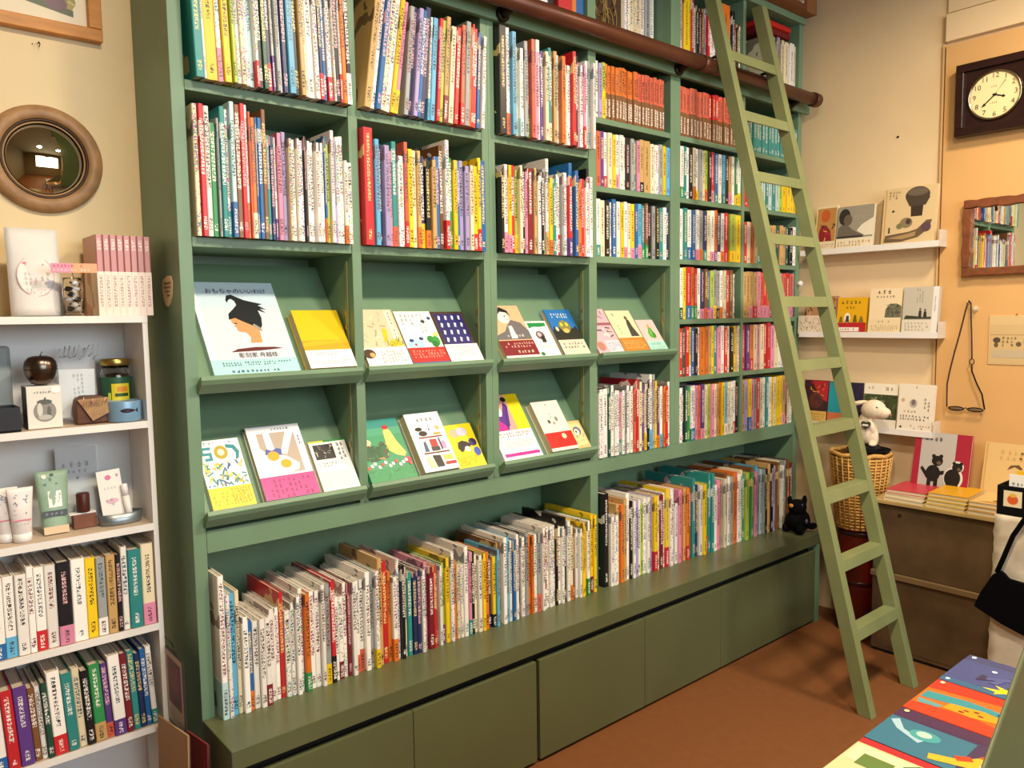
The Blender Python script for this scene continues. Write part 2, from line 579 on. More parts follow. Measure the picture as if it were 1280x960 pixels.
def cover_mat():
    m = bpy.data.materials.new('book_cover')
    m.use_nodes = True
    nt = m.node_tree
    L = nt.links.new
    bs = nt.nodes['Principled BSDF']
    bs.inputs['Roughness'].default_value = .36

    def math_(op, a, b=None):
        n = N(nt, 'Math', operation=op)
        for i, q in enumerate((a, b)):
            if q is None:
                continue
            if isinstance(q, (int, float)):
                n.inputs[i].default_value = q
            else:
                L(q, n.inputs[i])
        return n.outputs[0]

    oi = N(nt, 'ObjectInfo')
    tc = N(nt, 'TexCoord')
    ink = N(nt, 'Attribute', attribute_type='OBJECT', attribute_name='ink')
    lay = N(nt, 'Attribute', attribute_type='OBJECT', attribute_name='lay')
    l2 = N(nt, 'Attribute', attribute_type='OBJECT', attribute_name='lay2')
    sp = N(nt, 'SeparateXYZ')
    L(tc.outputs['Object'], sp.inputs[0])
    sn = N(nt, 'SeparateXYZ')
    L(tc.outputs['Normal'], sn.inputs[0])
    la = N(nt, 'SeparateXYZ')
    L(lay.outputs['Vector'], la.inputs[0])
    lb = N(nt, 'SeparateXYZ')
    L(l2.outputs['Vector'], lb.inputs[0])
    g = la.outputs[0]
    spine = math_('LESS_THAN', sn.outputs[1], -.5)
    u = math_('DIVIDE', sp.outputs[0], g)
    v = math_('DIVIDE', sp.outputs[2], g)
    cx = N(nt, 'CombineXYZ')
    L(math_('FLOOR', math_('MULTIPLY', u, 5.)), cx.inputs[0])
    L(math_('FLOOR', math_('MULTIPLY', v, 5.)), cx.inputs[1])
    L(math_('MULTIPLY', oi.outputs['Random'], 97.), cx.inputs[2])
    wn = N(nt, 'TexWhiteNoise')
    L(cx.outputs[0], wn.inputs[0])
    dots = math_('GREATER_THAN', wn.outputs[0], .42)
    gap = math_('GREATER_THAN', math_('FRACT', v), .2)
    wid = math_('LESS_THAN', math_('ABSOLUTE', u), .48)
    t1 = math_('MULTIPLY', math_('GREATER_THAN', sp.outputs[2], la.outputs[1]), math_('LESS_THAN', sp.outputs[2], la.outputs[2]))
    t2 = math_('MULTIPLY', math_('GREATER_THAN', sp.outputs[2], lb.outputs[0]), math_('LESS_THAN', sp.outputs[2], lb.outputs[1]))
    msk = math_('MULTIPLY', math_('MULTIPLY', math_('MULTIPLY', dots, gap), math_('MULTIPLY', wid, spine)), math_('MAXIMUM', t1, t2))
    # cover boards: a loose printed picture in the second colour
    no = N(nt, 'TexNoise')
    no.inputs['Scale'].default_value = 14
    no.inputs['Detail'].default_value = 2
    L(tc.outputs['Object'], no.inputs['Vector'])
    pic = math_('MULTIPLY', math_('GREATER_THAN', no.outputs['Fac'], .57), math_('GREATER_THAN', math_('ABSOLUTE', sn.outputs[0]), .5))
    mx = N(nt, 'Mix', data_type='RGBA')
    L(math_('MAXIMUM', math_('MULTIPLY', msk, .95), math_('MULTIPLY', pic, .7)), mx.inputs[0])
    L(oi.outputs['Color'], mx.inputs[6])
    L(ink.outputs['Color'], mx.inputs[7])
    # small coloured pictures printed along some spines
    vo = N(nt, 'TexVoronoi')
    vo.inputs['Scale'].default_value = 150
    ad = N(nt, 'VectorMath', operation='ADD')
    L(tc.outputs['Object'], ad.inputs[0])
    L(oi.outputs['Random'], ad.inputs[1])
    L(ad.outputs[0], vo.inputs['Vector'])
    hs = N(nt, 'HueSaturation')
    hs.inputs['Saturation'].default_value = 1.25
    hs.inputs['Value'].default_value = .75
    L(vo.outputs['Color'], hs.inputs['Color'])
    sp2 = math_('MULTIPLY', math_('MULTIPLY', math_('LESS_THAN', vo.outputs['Distance'], .36), spine), lb.outputs[2])
    mx2 = N(nt, 'Mix', data_type='RGBA')
    L(sp2, mx2.inputs[0])
    L(mx.outputs[2], mx2.inputs[6])
    L(hs.outputs[0], mx2.inputs[7])
    L(mx2.outputs[2], bs.inputs['Base Color'])
    return m


COVER = cover_mat()


def page_mat():
    m = bpy.data.materials.new('page_edges')
    m.use_nodes = True
    nt = m.node_tree
    tc = N(nt, 'TexCoord')
    mp = N(nt, 'Mapping')
    mp.inputs['Scale'].default_value = (900, 4, 4)
    n = N(nt, 'TexNoise')
    n.inputs['Scale'].default_value = 1
    r = N(nt, 'ValToRGB')
    r.color_ramp.elements[0].color = (.40, .33, .24, 1)
    r.color_ramp.elements[1].color = (.78, .71, .58, 1)
    nt.links.new(tc.outputs['Object'], mp.inputs[0])
    nt.links.new(mp.outputs[0], n.inputs['Vector'])
    nt.links.new(n.outputs['Fac'], r.inputs[0])
    nt.links.new(r.outputs[0], nt.nodes['Principled BSDF'].inputs['Base Color'])
    nt.nodes['Principled BSDF'].inputs['Roughness'].default_value = .9
    return m


PAGES = page_mat()
PFLAT = mat('page_paper', '#dccfae', .9)


def cshape(w, d, h, t, b=.0020, y0=0., z0=0.):
    """cover: spine at y0, boards running back to d"""
    x = w / 2
    b = min(b, w * .22)
    p = [(-x, y0 + b), (-x + b, y0), (x - b, y0), (x, y0 + b), (x, d), (x - t, d), (x - t, y0 + t), (-x + t, y0 + t), (-x + t, d), (-x, d)]
    return MB().extr([(a[0], a[1], z0) for a in p], (0, 0, h))


def rgba(h, j=0.):
    c = lin(h)
    return (*[max(0, min(1, k * (1 + j))) for k in c], 1)


def ordn(n):
    if 10 <= n % 100 <= 20:
        return f'{n}th'
    return f"{n}{ {1: 'st', 2: 'nd', 3: 'rd'}.get(n % 10, 'th')}"


def spine_book(name, x, y, z, w, h, d, col, band, label, cat, group, lean=0., rnd=random, yaw=0., big=.72, bandh=None, soft=False, pages=True):
    t = min(.0022, w * .2) if not soft else min(.0008, w * .1)
    o = cshape(w, d, h, t).build(name, COVER)
    o.location = (x, y, z)
    o.rotation_euler = (0, lean, yaw)
    j = rnd.uniform(-.12, .10)
    o.color = rgba(PAL[col], j)
    dark = col in LIGHT
    inkc = rnd.choice(['#141216', '#141216', '#1c1c28', '#6a1c28', '#1c4a5c', '#3a2c1c']) if dark else rnd.choice(['#f2efe6', '#f2efe6', '#e9d28a', '#e6b8c0'])
    o['ink'] = list(lin(inkc))
    bh = 0.
    if band:
        bh = bandh if bandh else h * rnd.uniform(.18, .27)
    top = h * rnd.uniform(.86, .96)
    o['lay'] = [min(.0095, w * big), max(bh + .01, h * rnd.uniform(.3, .5)), top]
    o['lay2'] = [h * .05, h * rnd.uniform(.1, .2) if not band else 0., .8 if (col in 'wc' and cat != 'hardback' and rnd.random() < .4) else 0.]
    tag(o, label, cat, group)
    if pages:
        e = .0028 if not soft else .0006
        MB().box(-w / 2 + t, w / 2 - t, t, d - e, e, h - e).build('page_block', PAGES, o)
    if band:
        b = cshape(w + .0008, d * .5, bh, .0005, y0=-.0004).build('paper_band', COVER, o)
        b.color = rgba(PAL[band], rnd.uniform(-.1, .1))
        b['ink'] = list(lin('#f2efe6' if band not in LIGHT else '#3a3036'))
        b['lay'] = [min(.009, w * big), bh * .12, bh * .8]
        b['lay2'] = [0., 0., 0.]
    return o


def row(tokens, x0, x1, z, y, hmin, hmax, d, where, cat, group, name, lean=None, soft=False, yj=.009, seed=1, fill=True, bandf=None):
    rnd = random.Random(seed)
    tk = []
    for t in tokens.split():
        b = None
        if '/' in t:
            t, b = t.split('/')
        hd = int(t[1])
        tk.append((t[0], hd, int(t[2]) * rnd.uniform(.8, 1.2), b or None))
    n = len(tk)
    sc = (x1 - x0 - .0013 * n) / sum(t[2] for t in tk) if fill else .0058
    x = x0
    out = []
    pl, ph = 0., 0.
    for i, (c, hd, wt, b) in enumerate(tk):
        w = wt * sc
        h = hmin + (hmax - hmin) * hd / 9 + rnd.uniform(-.003, .003)
        ln = lean(i, n) if lean else 0.
        dd = min(d, h * rnd.uniform(.68, .86)) if not soft else h * .7
        lab = f"{CNAME[c]}-spined {cat}" + (f" with {CNAME[b]} paper band" if b else '') + f", {ordn(i + 1)} from left, {where}"
        xo = 0.
        zo = .0004
        if ln:
            zo = abs(math.sin(ln)) * w / 2 + .0004
        if i and pl > ln:      # a book leaning less than its left neighbour stands clear of it
            x += max(ph, h) * (math.tan(pl) - math.tan(ln))
        pl, ph = ln, h
        out.append(spine_book(name, x + w / 2 + xo, y + rnd.uniform(-yj, yj), z + zo, w, h, dd, c, b, lab, cat, group, ln, rnd, soft=soft, bandh=h * bandf if bandf else None))
        x += w / math.cos(ln) + .0013
    return out


rad = math.radians
row("t74 w71 y75 w72/p y73 l72 w72 c72 w72 f72 w71/r k72 q72 n72/r w71/u x72 w71 n72 s73 k72 e72 c72 w73 w72 n72/r b72 w72/r w71 k72 w71/r o72 k72/w",
    .048, .457, 1.968, -.036, .27, .335, .25, 'top row of leftmost bay', 'picture book', 'picture books on the upper shelves', 'picture_book', lean=lambda i, n: rad(-1.6), seed=3)
row("c82 r82 w82 g52 x61 t82 w82/t f92/b d92 r92 w91/o z81 o72/c b71 b72 d92 t42 n42 w41/u p52 v52 c42 w42 w42 w42 k51 w42 w42 w42 w42 b51/o l42 w72 v51 w62 w62 w12/o w12",
    .040, .456, 1.603, -.026, .205, .318, .25, 'second row of leftmost bay', 'picture book', 'picture books on the upper shelves', 'picture_book', seed=5)
row("e93 w92 b92 c93 w92 y92 p82/y x72 n72 v72 b72 n83 w61/s s62 r62 l62 e72/m c52 r52 z62/r x72 o61 r71 r62 b52 w42",
    .490, .872, 1.968, -.032, .225, .325, .25, 'top row of second bay', 'picture book', 'picture books on the upper shelves', 'picture_book',
    lean=lambda i, n: rad(8.5 if i < 7 else (6.0 if i < 12 else (4.2 if i < 19 else 3.0))), seed=7)
row("r94 s72 n62 v62 p52 t72/z w42 z72/r y62 c62 e62/o n52/y k42/o e42 b52 d82 w92/r g52 y52 b51 v52 v42 c42 y42/r y62/r b63",
    .491, .918, 1.603, -.022, .2, .315, .25, 'second row of second bay', 'picture book', 'picture books on the upper shelves', 'picture_book', seed=9)
row("k94 w92/z s82 c42 w42/f x62 b42/g z72 p42 w82 u52 c52 t62/c d62 e62 f52 o52 c32 w32 r72 k62 p52 w42 p42/r w62 x62 w52",
    .974, 1.388, 1.968, -.034, .225, .325, .25, 'top row of third bay', 'picture book', 'picture books on the upper shelves', 'picture_book', seed=11)
row("k42 w62/p y62/p r62 l52/y c62 k62 p52 m63 e62 w42 k52 x62 w92/e y42/o t42 w52 w52/r x52 w62 r52/u b92/x b72 o42 r52 w42 k82/s w62",
    .975, 1.389, 1.603, -.026, .2, .310, .25, 'second row of third bay', 'picture book', 'picture books on the upper shelves', 'picture_book', seed=13)
row("w92/f w62 s62 c62 w22 b12/o w12 w12 w12/m w22 w22 r42 w12 w22 w32 w42 o32/g w32 w32 w42 x42/y r42/k w12 w12/m w32 m32 w32 w32/z w32/z w42 x42 w42/y e62 r52 o32 w22/o w52 k42 c32 t22 n22 n22 w22 p32 m22 r22 d22 w22 l22/u y32 w42 o22 c12 w12 w42 p32/t k32 c22 w22 y22 o22 n12 y12/k s22 d32 w42 s42 w32 b32 w42 k42 w32 x42 o32 o32/o w32 x32/z w42 d32/w w42 w42 w42 k42 w32 w32 k52 w42 c32/o d22 w22 w22 y32 y22 w32/g g32 y42/m y42",
    .040, 1.388, .411, -.034, .215, .365, .26, 'left bench row', 'picture book', 'picture books along the bench', 'picture_book', seed=15)
row("k83 w32 w32 e52 o52 e62 w72 k52 w52 v52 w52 l42 w52 w52 v52 y52/r c52 m52 w52 y62/r w62 k42 w22 p52 z52/r e52 o52/r d52 t72 k52 n52 w52 y52 g52/r t72 t72 w42 p52 o52 x52 c52 d62 w52 x52 o62 z62 w52 c62 t52 l52 e52 g52 d62 p52 s62 x52 f52 x52 k52 e62 k62 v52 w52 d62 c62 w52 x62 k62 d62 m52",
    1.434, 2.70, .411, -.030, .205, .365, .26, 'right bench row', 'picture book', 'picture books along the bench', 'picture_book', seed=17)
PB = 'paperbacks in the narrow shelves'
B4, B5, B6 = (1.433, 1.843), (1.906, 2.323), (2.347, 2.768)


def prow(tokens, bay, z, where, seed, hmin=.165, hmax=.215, y=.004, x1=None, lean=None, d=.15, bandf=None):
    row(tokens, bay[0], x1 or bay[1], z, y, hmin, hmax, d, where, 'paperback', PB, 'paperback', soft=True, yj=.004, seed=seed, lean=lean, bandf=bandf)


prow("w72 v62 l62/y " + "o62/d " * 10 + "z62/d " * 10, B4, 2.092, 'top row of fourth bay', 21, .165, .20, x1=1.815, bandf=.48)
prow("z72 u72 w72/r c72 y72 w72/p w72 w71 k72 x72 t61 p62 e72/k e73 c62 w62 x62 y62 s52", B4, 1.8555, 'second row of fourth bay', 22, .15, .20)
prow("w62/t c62 k62 w51 b72 w62 y62 w62/p c62 y62/p b62 s62/p t62/g d72/g k62 x62 k62 t52 w62 n62", B4, 1.611, 'third row of fourth bay', 23)
prow("w63 w63 q62 w72 w52 w52 p42/t w52 x52 w62 w62 z52 r82 c72 u62 c62/y k62 w92/s x92 y72 u52/o w52/s o52 r52 w62", B4, ZR, 'lowest row of fourth bay', 24, .185, .285, -.004)
prow("z62/d " * 9 + "r62/d " * 3 + "z62/d " * 8, B5, 2.092, 'top row of fifth bay', 25, .165, .20, bandf=.48)
prow("w62/g t62 w62 k62 c62/o w62/y x62 c62 l62/o k62 r62/p b62/t w62 s62/t k62 e62/p w62 g62/y w62/y", B5, 1.8555, 'second row of fifth bay', 26)
prow("w62 t62 w62/b b62 w62/p x62/o n62/t c62 w72/p o72/u n62/w w62/o r73/r l63/y y63", B5, 1.617, 'third row of fifth bay', 27)
prow("w62/q y72 r73/b o72/g r72/g w72 n62/p d62/z b62/p l62/p x62/y x62/k w62/o c62 r62 d62 w41", B5, 1.381, 'fourth row of fifth bay', 28, x1=2.28)
prow("r52 q52 r62 y61/w b52 k52 w51 o63 o62 e62 y62 t62 p52 w62 r52 c62 k52 y62 c62", B5, 1.151, 'fifth row of fifth bay', 29)
prow("w62 n62 q62 g62 w62/t w62/b p62 z62 u62/p c62 l62 p62 c62 e62 o62 y62 s62/w c62 w62 w62/r k52", B5, ZR, 'lowest row of fifth bay', 30, .185, .245)
prow("k52 n52 t52 " + "t42 " * 15, B6, 2.092, 'top row of rightmost bay', 31, .12, .17)
prow("r62 z62 e62 t62 t62 f52 t52 f52 t52 f52 l52 y52 y52 y52 y52", B6, 1.8555, 'second row of rightmost bay', 32, .12, .17)
prow("r62 c62 z62 e62 t62 t62 q62 q62 e62 e62 q62 e62 e62 q62 k62 w62", B6, 1.617, 'third row of rightmost bay', 33, .15, .185)
prow("e62 e62 e62/p e62/r p62 " + "z62/p r62/p z62/p p62/m " * 3, B6, 1.381, 'fourth row of rightmost bay', 34)
prow("r62 u62 o62/r c62 p62 c62 r72 r72 p52 c52 w52 w62 x62 w62 k62", B6, 1.151, 'fifth row of rightmost bay', 35)
prow("e62 v62 y62/b p62 x62 r62 c62 w62 t72 w62 y62 c62 y62 y62 e62/p d62 c52 w52", B6, ZR, 'lowest row of rightmost bay', 36, .185, .245)
ZU = 2.352
row("k72 x72 n72 w73 w72 k72 r73 o71 b72", .98, 1.388, ZU, .01, .22, .30, .2, 'shelf above rail, third bay', 'picture book', 'books above the pipe rail', 'picture_book', seed=41)
row("c74 c75 w74 c74 c75 w73 x74 w74", 1.585, 1.835, ZU, .066, .22, .30, .17, 'shelf above rail, fourth bay', 'picture book', 'books above the pipe rail', 'picture_book', seed=42)
row("w62 p61 y76 y73 r72 w42 k52 k42 d42 x42/k p32/r r32", 1.91, 2.10, ZU, .01, .20, .30, .2, 'shelf above rail, left of ladder', 'picture book', 'books above the pipe rail', 'picture_book', seed=43)
row("w75/w u73 o96 k72 k83 r42 k42 c42", 2.115, 2.325, ZU, .01, .20, .30, .2, 'shelf above rail, behind ladder', 'picture book', 'books above the pipe rail', 'picture_book', seed=44)
row("c63 e62 x62 d62 c62 c63 w63 c62", 2.52, 2.765, ZU, .01, .22, .27, .2, 'shelf above rail, rightmost bay', 'picture book', 'books above the pipe rail', 'picture_book', seed=45)
# things on the top shelf
bs_ = thing('pattern_box', 'dark brown box with gold lattice pattern above the pipe rail', 'box', (1.51, .012, ZU))
MB().box(-.075, .068, 0, .18, .0005, .26).build('body', mat('dark_brown_card', '#3a2418', .6), bs_, bevel=.003)
lt = MB()
for i in range(12):
    a, r = i * .52, .045 + .012 * (i % 3)
    cx, cz = -.02 + .03 * math.cos(a), .13 + .07 * math.sin(a)
    lt.tube([(cx + r * .5 * math.cos(k * .63), -.002, cz + r * math.sin(k * .63)) for k in range(10)], .0022, 5, closed=True)
lt.build('lattice', mat('old_gold', '#8d7440', .5, metal=.5), bs_)
we = thing('wire_bookend', 'black wire bookend in front of cream books above the rail', 'bookend', (1.60, .008, ZU + .0005))
wb = MB()
for k in range(5):
    wb.tube([(.02 + .045 * k, 0, .0025), (.02 + .045 * k, 0, .012 + .012 * k), (.030 + .045 * k, .045, .012 + .012 * k)], .0022, 6)
wb.tube([(0, 0, .003), (.23, 0, .003)], .0025, 6).tube([(.02, 0, .012), (.2, 0, .06)], .0022, 6)
wb.build('wire', BLACK, we)
rb = thing('red_case', 'red case lying on cream files under the bookcase top', 'case', (2.60, .02, ZU + .272))
MB().box(-.10, .13, 0, .17, .0005, .030).build('base', mat('dark_red_leather', '#6d1218', .5), rb, bevel=.008)
MB().box(-.10, .13, -.004, .17, .0305, .055).build('lid', mat('red_leather', '#c3211c', .45), rb, bevel=.008)
cb = thing('cardboard_box', 'brown cardboard box with white letters on top of the bookcase', 'box', (2.5, -.06, ZTOP + .0285))
MB().box(-.55, .31, 0, .28, .0005, .22).build('body', mat('cardboard', '#8a5a2e', .8, var=.08, scale=8), cb, bevel=.003)
MB().box(-.55, .22, -.0025, -.0002, .0005, .17).build('label_panel', mat('cardboard_dark', '#6d3f20', .8), cb)
lp = art([('t', '01B', .5, .5, .042, '#efe9d8')], .2, .05, 0, 'lettering', cb)
lp.matrix_local = frame((.06, -.003, .012), (1, 0, 0), (0, 0, 1), (0, -1, 0))

# ------------------------------------------------------------------ books shown face out
SHOWN = 'books shown face out'


def face_book(name, label, mw, w, h, t, col, items, rtl=True, cat='book', group=SHOWN, seed=0, spine=None):
    o = thing(name, label, cat, group=group, mw=mw)
    c = min(.002, t * .2)
    p = [(0, 0), (w, 0), (w, c), (c, c), (c, t - c), (w, t - c), (w, t), (0, t)]
    if rtl:
        p = [(w - a, b) for a, b in p][::-1]
    m = mat('cover_' + col.strip('#'), col, .38)
    MB().extr([(a, 0, b) for a, b in p][::-1], (0, h, 0)).build('cover', m, o)
    e = .0018
    x0, x1 = (e, w - c) if rtl else (c, w - e)
    MB().box(x0, x1, e, h - e, c, t - c).build('page_block', PFLAT, o)
    if items:
        art([('r', .004, .004, .996, .996, col)] + items, w, h, t + .0001, 'cover_print', o, seed)
    return o


def slope_book(label, x0, x1, h, t, col, items, low=False, rtl=True, seed=0, cat='book'):
    p = Vector((x0, 0, T2 if low else T1)) + SV * .003 + NV * .0008
    return face_book('display_book', label, frame(p, (1, 0, 0), SV, NV), x1 - x0, h, t, col, items, rtl, cat, 'books on the sloping display trays', seed)


INK = '#2a2a30'
HEAD = [(.36, .62), (.37, .55), (.40, .535), (.385, .51), (.41, .50), (.405, .475), (.43, .455), (.50, .445), (.535, .40), (.52, .335), (.655, .335), (.66, .42), (.665, .50), (.62, .56), (.5, .60)]
HAT = [(.345, .585), (.36, .65), (.43, .70), (.485, .745), (.475, .79), (.44, .815), (.405, .80), (.385, .77), (.375, .80), (.40, .85), (.455, .86), (.52, .83), (.59, .80), (.70, .775), (.80, .755), (.74, .74), (.83, .69), (.75, .705), (.81, .655), (.72, .685), (.735, .60), (.715, .52), (.69, .49), (.60, .52), (.5, .565), (.42, .605)]
slope_book('large pale blue book with a figure in a black hat on its cover', .069, .295, .297, .012, '#c4dcea', [
    ('r', .02, .18, .98, .60, '#d9dde6'), ('r', .02, .60, .98, .72, '#cdd9e6'), ('r', 0, 0, 1, .17, '#a9dbe0'), ('r', 0, .17, .06, 1, '#e6eef2'),
    ('p', HEAD, '#d79a66'), ('p', HAT, '#141a1e'), ('p', [(.60, .52), (.66, .47), (.70, .455), (.69, .49), (.62, .54)], '#9a9a90'),
    ('e', .41, .545, .018, .006, '#3a2418'), ('p', [(.26, .245), (.34, .275), (.55, .29), (.78, .285), (.88, .27), (.60, .252)], '#5e2320'),
    ('t', 'おもちゃのいいわけ', .53, .895, .0185, '#1c1c22'), ('t', '彫刻家 舟越桂', .56, .205, .0165, '#22303a'),
    ('l', .12, .10, .92, .145, 2, '#55737e'), ('l', .20, .03, .86, .065, 1, '#3a5a66')], rtl=False)
slope_book('yellow book with white paper band beside the black hat book', .315, .452, .19, .030, '#e3bf12', [
    ('r', 0, .30, 1, .47, '#d7a31c'), ('p', [(0, .42), (.3, .46), (.6, .44), (1, .50), (1, .42), (.5, .40), (0, .36)], '#e2b41c'),
    ('r', 0, 0, 1, .30, '#ecebea'), ('l', .1, .20, .7, .27, 2, '#8a8fa8'), ('l', .1, .06, .9, .13, 2, '#9a98a0')])
slope_book('sepia illustrated book with white band on the second tray', .497, .640, .200, .018, '#cfc6a6', [
    ('s', .02, .32, .72, .96, 40, .016, ['#bdb391', '#d8d0b4', '#a89e7c', '#c9c09c']), ('r', .80, .32, .94, .98, '#e6e1cc'), ('v', .84, .5, .92, .95, 1, '#6a6450'),
    ('p', [(.55, .40), (.60, .66), (.70, .64), (.66, .45)], '#d6c022'), ('p', [(.62, .38), (.74, .46), (.92, .44), (.96, .34), (.7, .33)], '#c9b832'),
    ('s', .6, .34, .98, .5, 14, .01, ['#8f9a2a', '#e0d255', '#5f6a22']), ('r', 0, 0, 1, .32, '#f0efea'), ('e', .10, .22, .14, .08, '#4a3520'), ('e', .16, .20, .06, .04, '#d0a868'),
    ('v', .34, .08, .9, .27, 8, '#9a958c')])
slope_book('white book with green leaves and a broad red band', .645, .775, .192, .018, '#efeeea', [
    ('l', .10, .72, .50, .95, 3, '#8a8f94'), ('v', .55, .62, .75, .95, 2, '#a0a4a8'), ('e', .70, .80, .06, .03, '#3a4048'), ('e', .90, .86, .05, .03, '#2a4a8a'),
    ('e', .28, .36, .22, .10, '#a9d2e6'), ('e', .18, .44, .06, .03, '#25407a'), ('e', .46, .47, .06, .03, '#25407a'), ('e', .26, .36, .03, .02, '#b02a30'),
    ('e', .72, .45, .10, .07, '#2f8a3c'), ('e', .86, .42, .10, .09, '#3c9a40'), ('e', .80, .36, .09, .06, '#2a7a34'), ('e', .90, .54, .07, .04, '#d6cf6a'),
    ('r', 0, .02, 1, .30, '#d32d24'), ('l', .08, .10, .9, .26, 3, '#f0a89a'), ('r', 0, 0, 1, .03, '#3a5a9a')])
e_items = [('r', .08, .34, .92, .95, '#2b2a6e')]
for i in range(4):
    for j in range(4):
        e_items.append(('p', [(.15 + .2 * i, .84 - .145 * j), (.20 + .2 * i, .82 - .145 * j), (.24 + .2 * i, .90 - .145 * j), (.18 + .2 * i, .92 - .145 * j)], '#dfe3f0'))
slope_book('navy book with rows of pale feathers and a white band', .778, .903, .190, .018, '#4a352c', e_items + [('r', 0, 0, 1, .34, '#efeeea'), ('v', .15, .12, .85, .30, 10, '#8d8a86')])
slope_book('tan biography with a man in grey and a dark red band', .995, 1.143, .210, .022, '#e0b48c', [
    ('p', [(0, .34), (1, .34), (1, .50), (.86, .66), (.62, .72), (.45, .62), (.3, .5), (0, .42)], '#6d6a6c'), ('e', .42, .78, .17, .13, '#f0e6dc'),
    ('p', [(.22, .78), (.26, .92), (.44, .97), (.62, .90), (.66, .78), (.58, .86), (.40, .88)], '#1d1a1c'), ('e', .48, .79, .02, .015, '#1d1a1c'), ('p', [(.40, .36), (.46, .60), (.56, .60), (.58, .36)], '#f2ece4'),
    ('l', .3, .38, .95, .44, 1, '#eceae4'), ('r', 0, .04, 1, .32, '#7a1a24'), ('l', .1, .18, .95, .29, 2, '#e8b8a8'), ('l', .4, .07, .95, .14, 1, '#f4e2c8'), ('r', 0, 0, 1, .04, '#efe8dc')])
slope_book('small white book with a green arc at its top', 1.148, 1.245, .148, .016, '#eeeeea', [
    ('p', [(.08, .95), (.92, .95), (.92, .86), (.6, .83), (.3, .84), (.08, .80)], '#1f8a4c'), ('e', .45, .60, .20, .12, '#6a5a62'), ('p', [(.42, .40), (.62, .40), (.62, .58), (.45, .60)], '#2a2428'),
    ('e', .42, .62, .09, .06, '#d8b8c0'), ('l', .1, .24, .9, .34, 2, '#c0bcb6'), ('e', .17, .09, .09, .05, '#1f7a44')])
slope_book('blue book with a wide-eyed creature among dark foliage', 1.255, 1.380, .192, .022, '#2372b8', [
    ('l', .18, .80, .9, .92, 2, '#f2f2ee'), ('p', [(0, .32), (1, .32), (1, .50), (.92, .62), (.78, .56), (.62, .68), (.40, .66), (.25, .58), (.1, .62), (0, .52)], '#2a2a22'),
    ('e', .52, .62, .22, .13, '#8a8440'), ('e', .42, .66, .05, .04, '#e8d24a'), ('e', .62, .66, .05, .04, '#e8d24a'), ('e', .50, .52, .12, .05, '#d2bc6a'), ('e', .18, .56, .06, .05, '#c8c8b8'),
    ('r', 0, 0, 1, .32, '#d8d0bc'), ('l', .12, .12, .9, .27, 2, '#2e2622')])
slope_book('pink magazine-style book at the left of the fourth tray', 1.434, 1.567, .198, .016, '#dcb3bd', [
    ('r', 0, .62, 1, .68, '#9a5a6a'), ('s', .02, .70, .98, .98, 14, .02, ['#a86a86', '#e6c6cc', '#8a4a62']), ('s', .02, .34, .98, .60, 16, .022, ['#e6c3b6', '#5a4a6a', '#caa0a8', '#f0ddd8']),
    ('r', .42, 0, 1, .28, '#cfd0dc'), ('l', .48, .05, .95, .24, 4, '#8a86a0'), ('e', .2, .16, .15, .10, '#b98070')])
slope_book('cream book with a dark standing figure and an amber band', 1.570, 1.708, .188, .018, '#ecdcb4', [
    ('p', [(.56, .36), (.62, .66), (.68, .78), (.78, .76), (.80, .60), (.86, .46), (.90, .36)], '#4a443e'), ('e', .70, .81, .06, .05, '#6a5a48'), ('v', .18, .45, .28, .92, 1, '#7a8a5a'),
    ('r', 0, 0, 1, .33, '#c4822c'), ('l', .1, .06, .9, .28, 4, '#ecc98a')])
slope_book('small pink book with a green cactus and an aqua band', 1.716, 1.820, .144, .016, '#e8c6c4', [
    ('e', .56, .58, .12, .20, '#4aa03a'), ('e', .44, .52, .08, .12, '#5ab048'), ('e', .66, .50, .07, .10, '#3c9034'), ('e', .55, .78, .06, .06, '#e8a02c'), ('e', .54, .60, .03, .12, '#8fc860'),
    ('r', 0, 0, 1, .30, '#a9dccf'), ('l', .2, .16, .85, .26, 1, '#3c8a86'), ('l', .15, .03, .9, .12, 2, '#6aaaa2')])
# lower trays
slope_book('book covered in teal and yellow letterforms with a yellow band', .050, .160, .198, .012, '#eef2f2', [
    ('l', .06, .93, .95, .98, 1, '#7a8a8a'),
    ('p', [(.06, .90), (.30, .90), (.30, .86), (.12, .86), (.12, .82), (.30, .82), (.30, .70), (.12, .70), (.12, .74), (.24, .74), (.24, .78), (.06, .78)], '#1f8f9c'),
    ('e', .52, .81, .16, .10, '#b8a22c'), ('e', .52, .81, .08, .05, '#efeed0'), ('p', [(.66, .92), (.86, .90), (.95, .80), (.90, .70), (.82, .68), (.86, .78), (.80, .85), (.66, .87)], '#1f8a94'),
    ('s', .04, .32, .97, .68, 70, .013, ['#1f8f9c', '#c6b42e', '#2a62a4', '#dcca46', '#2a7a6a', '#d8e6e6']), ('r', 0, 0, 1, .31, '#ecd22a'), ('v', .5, .08, .96, .28, 7, '#9a8a22'), ('l', .06, .05, .9, .25, 4, '#d8b41e')], low=True, rtl=False, seed=3)
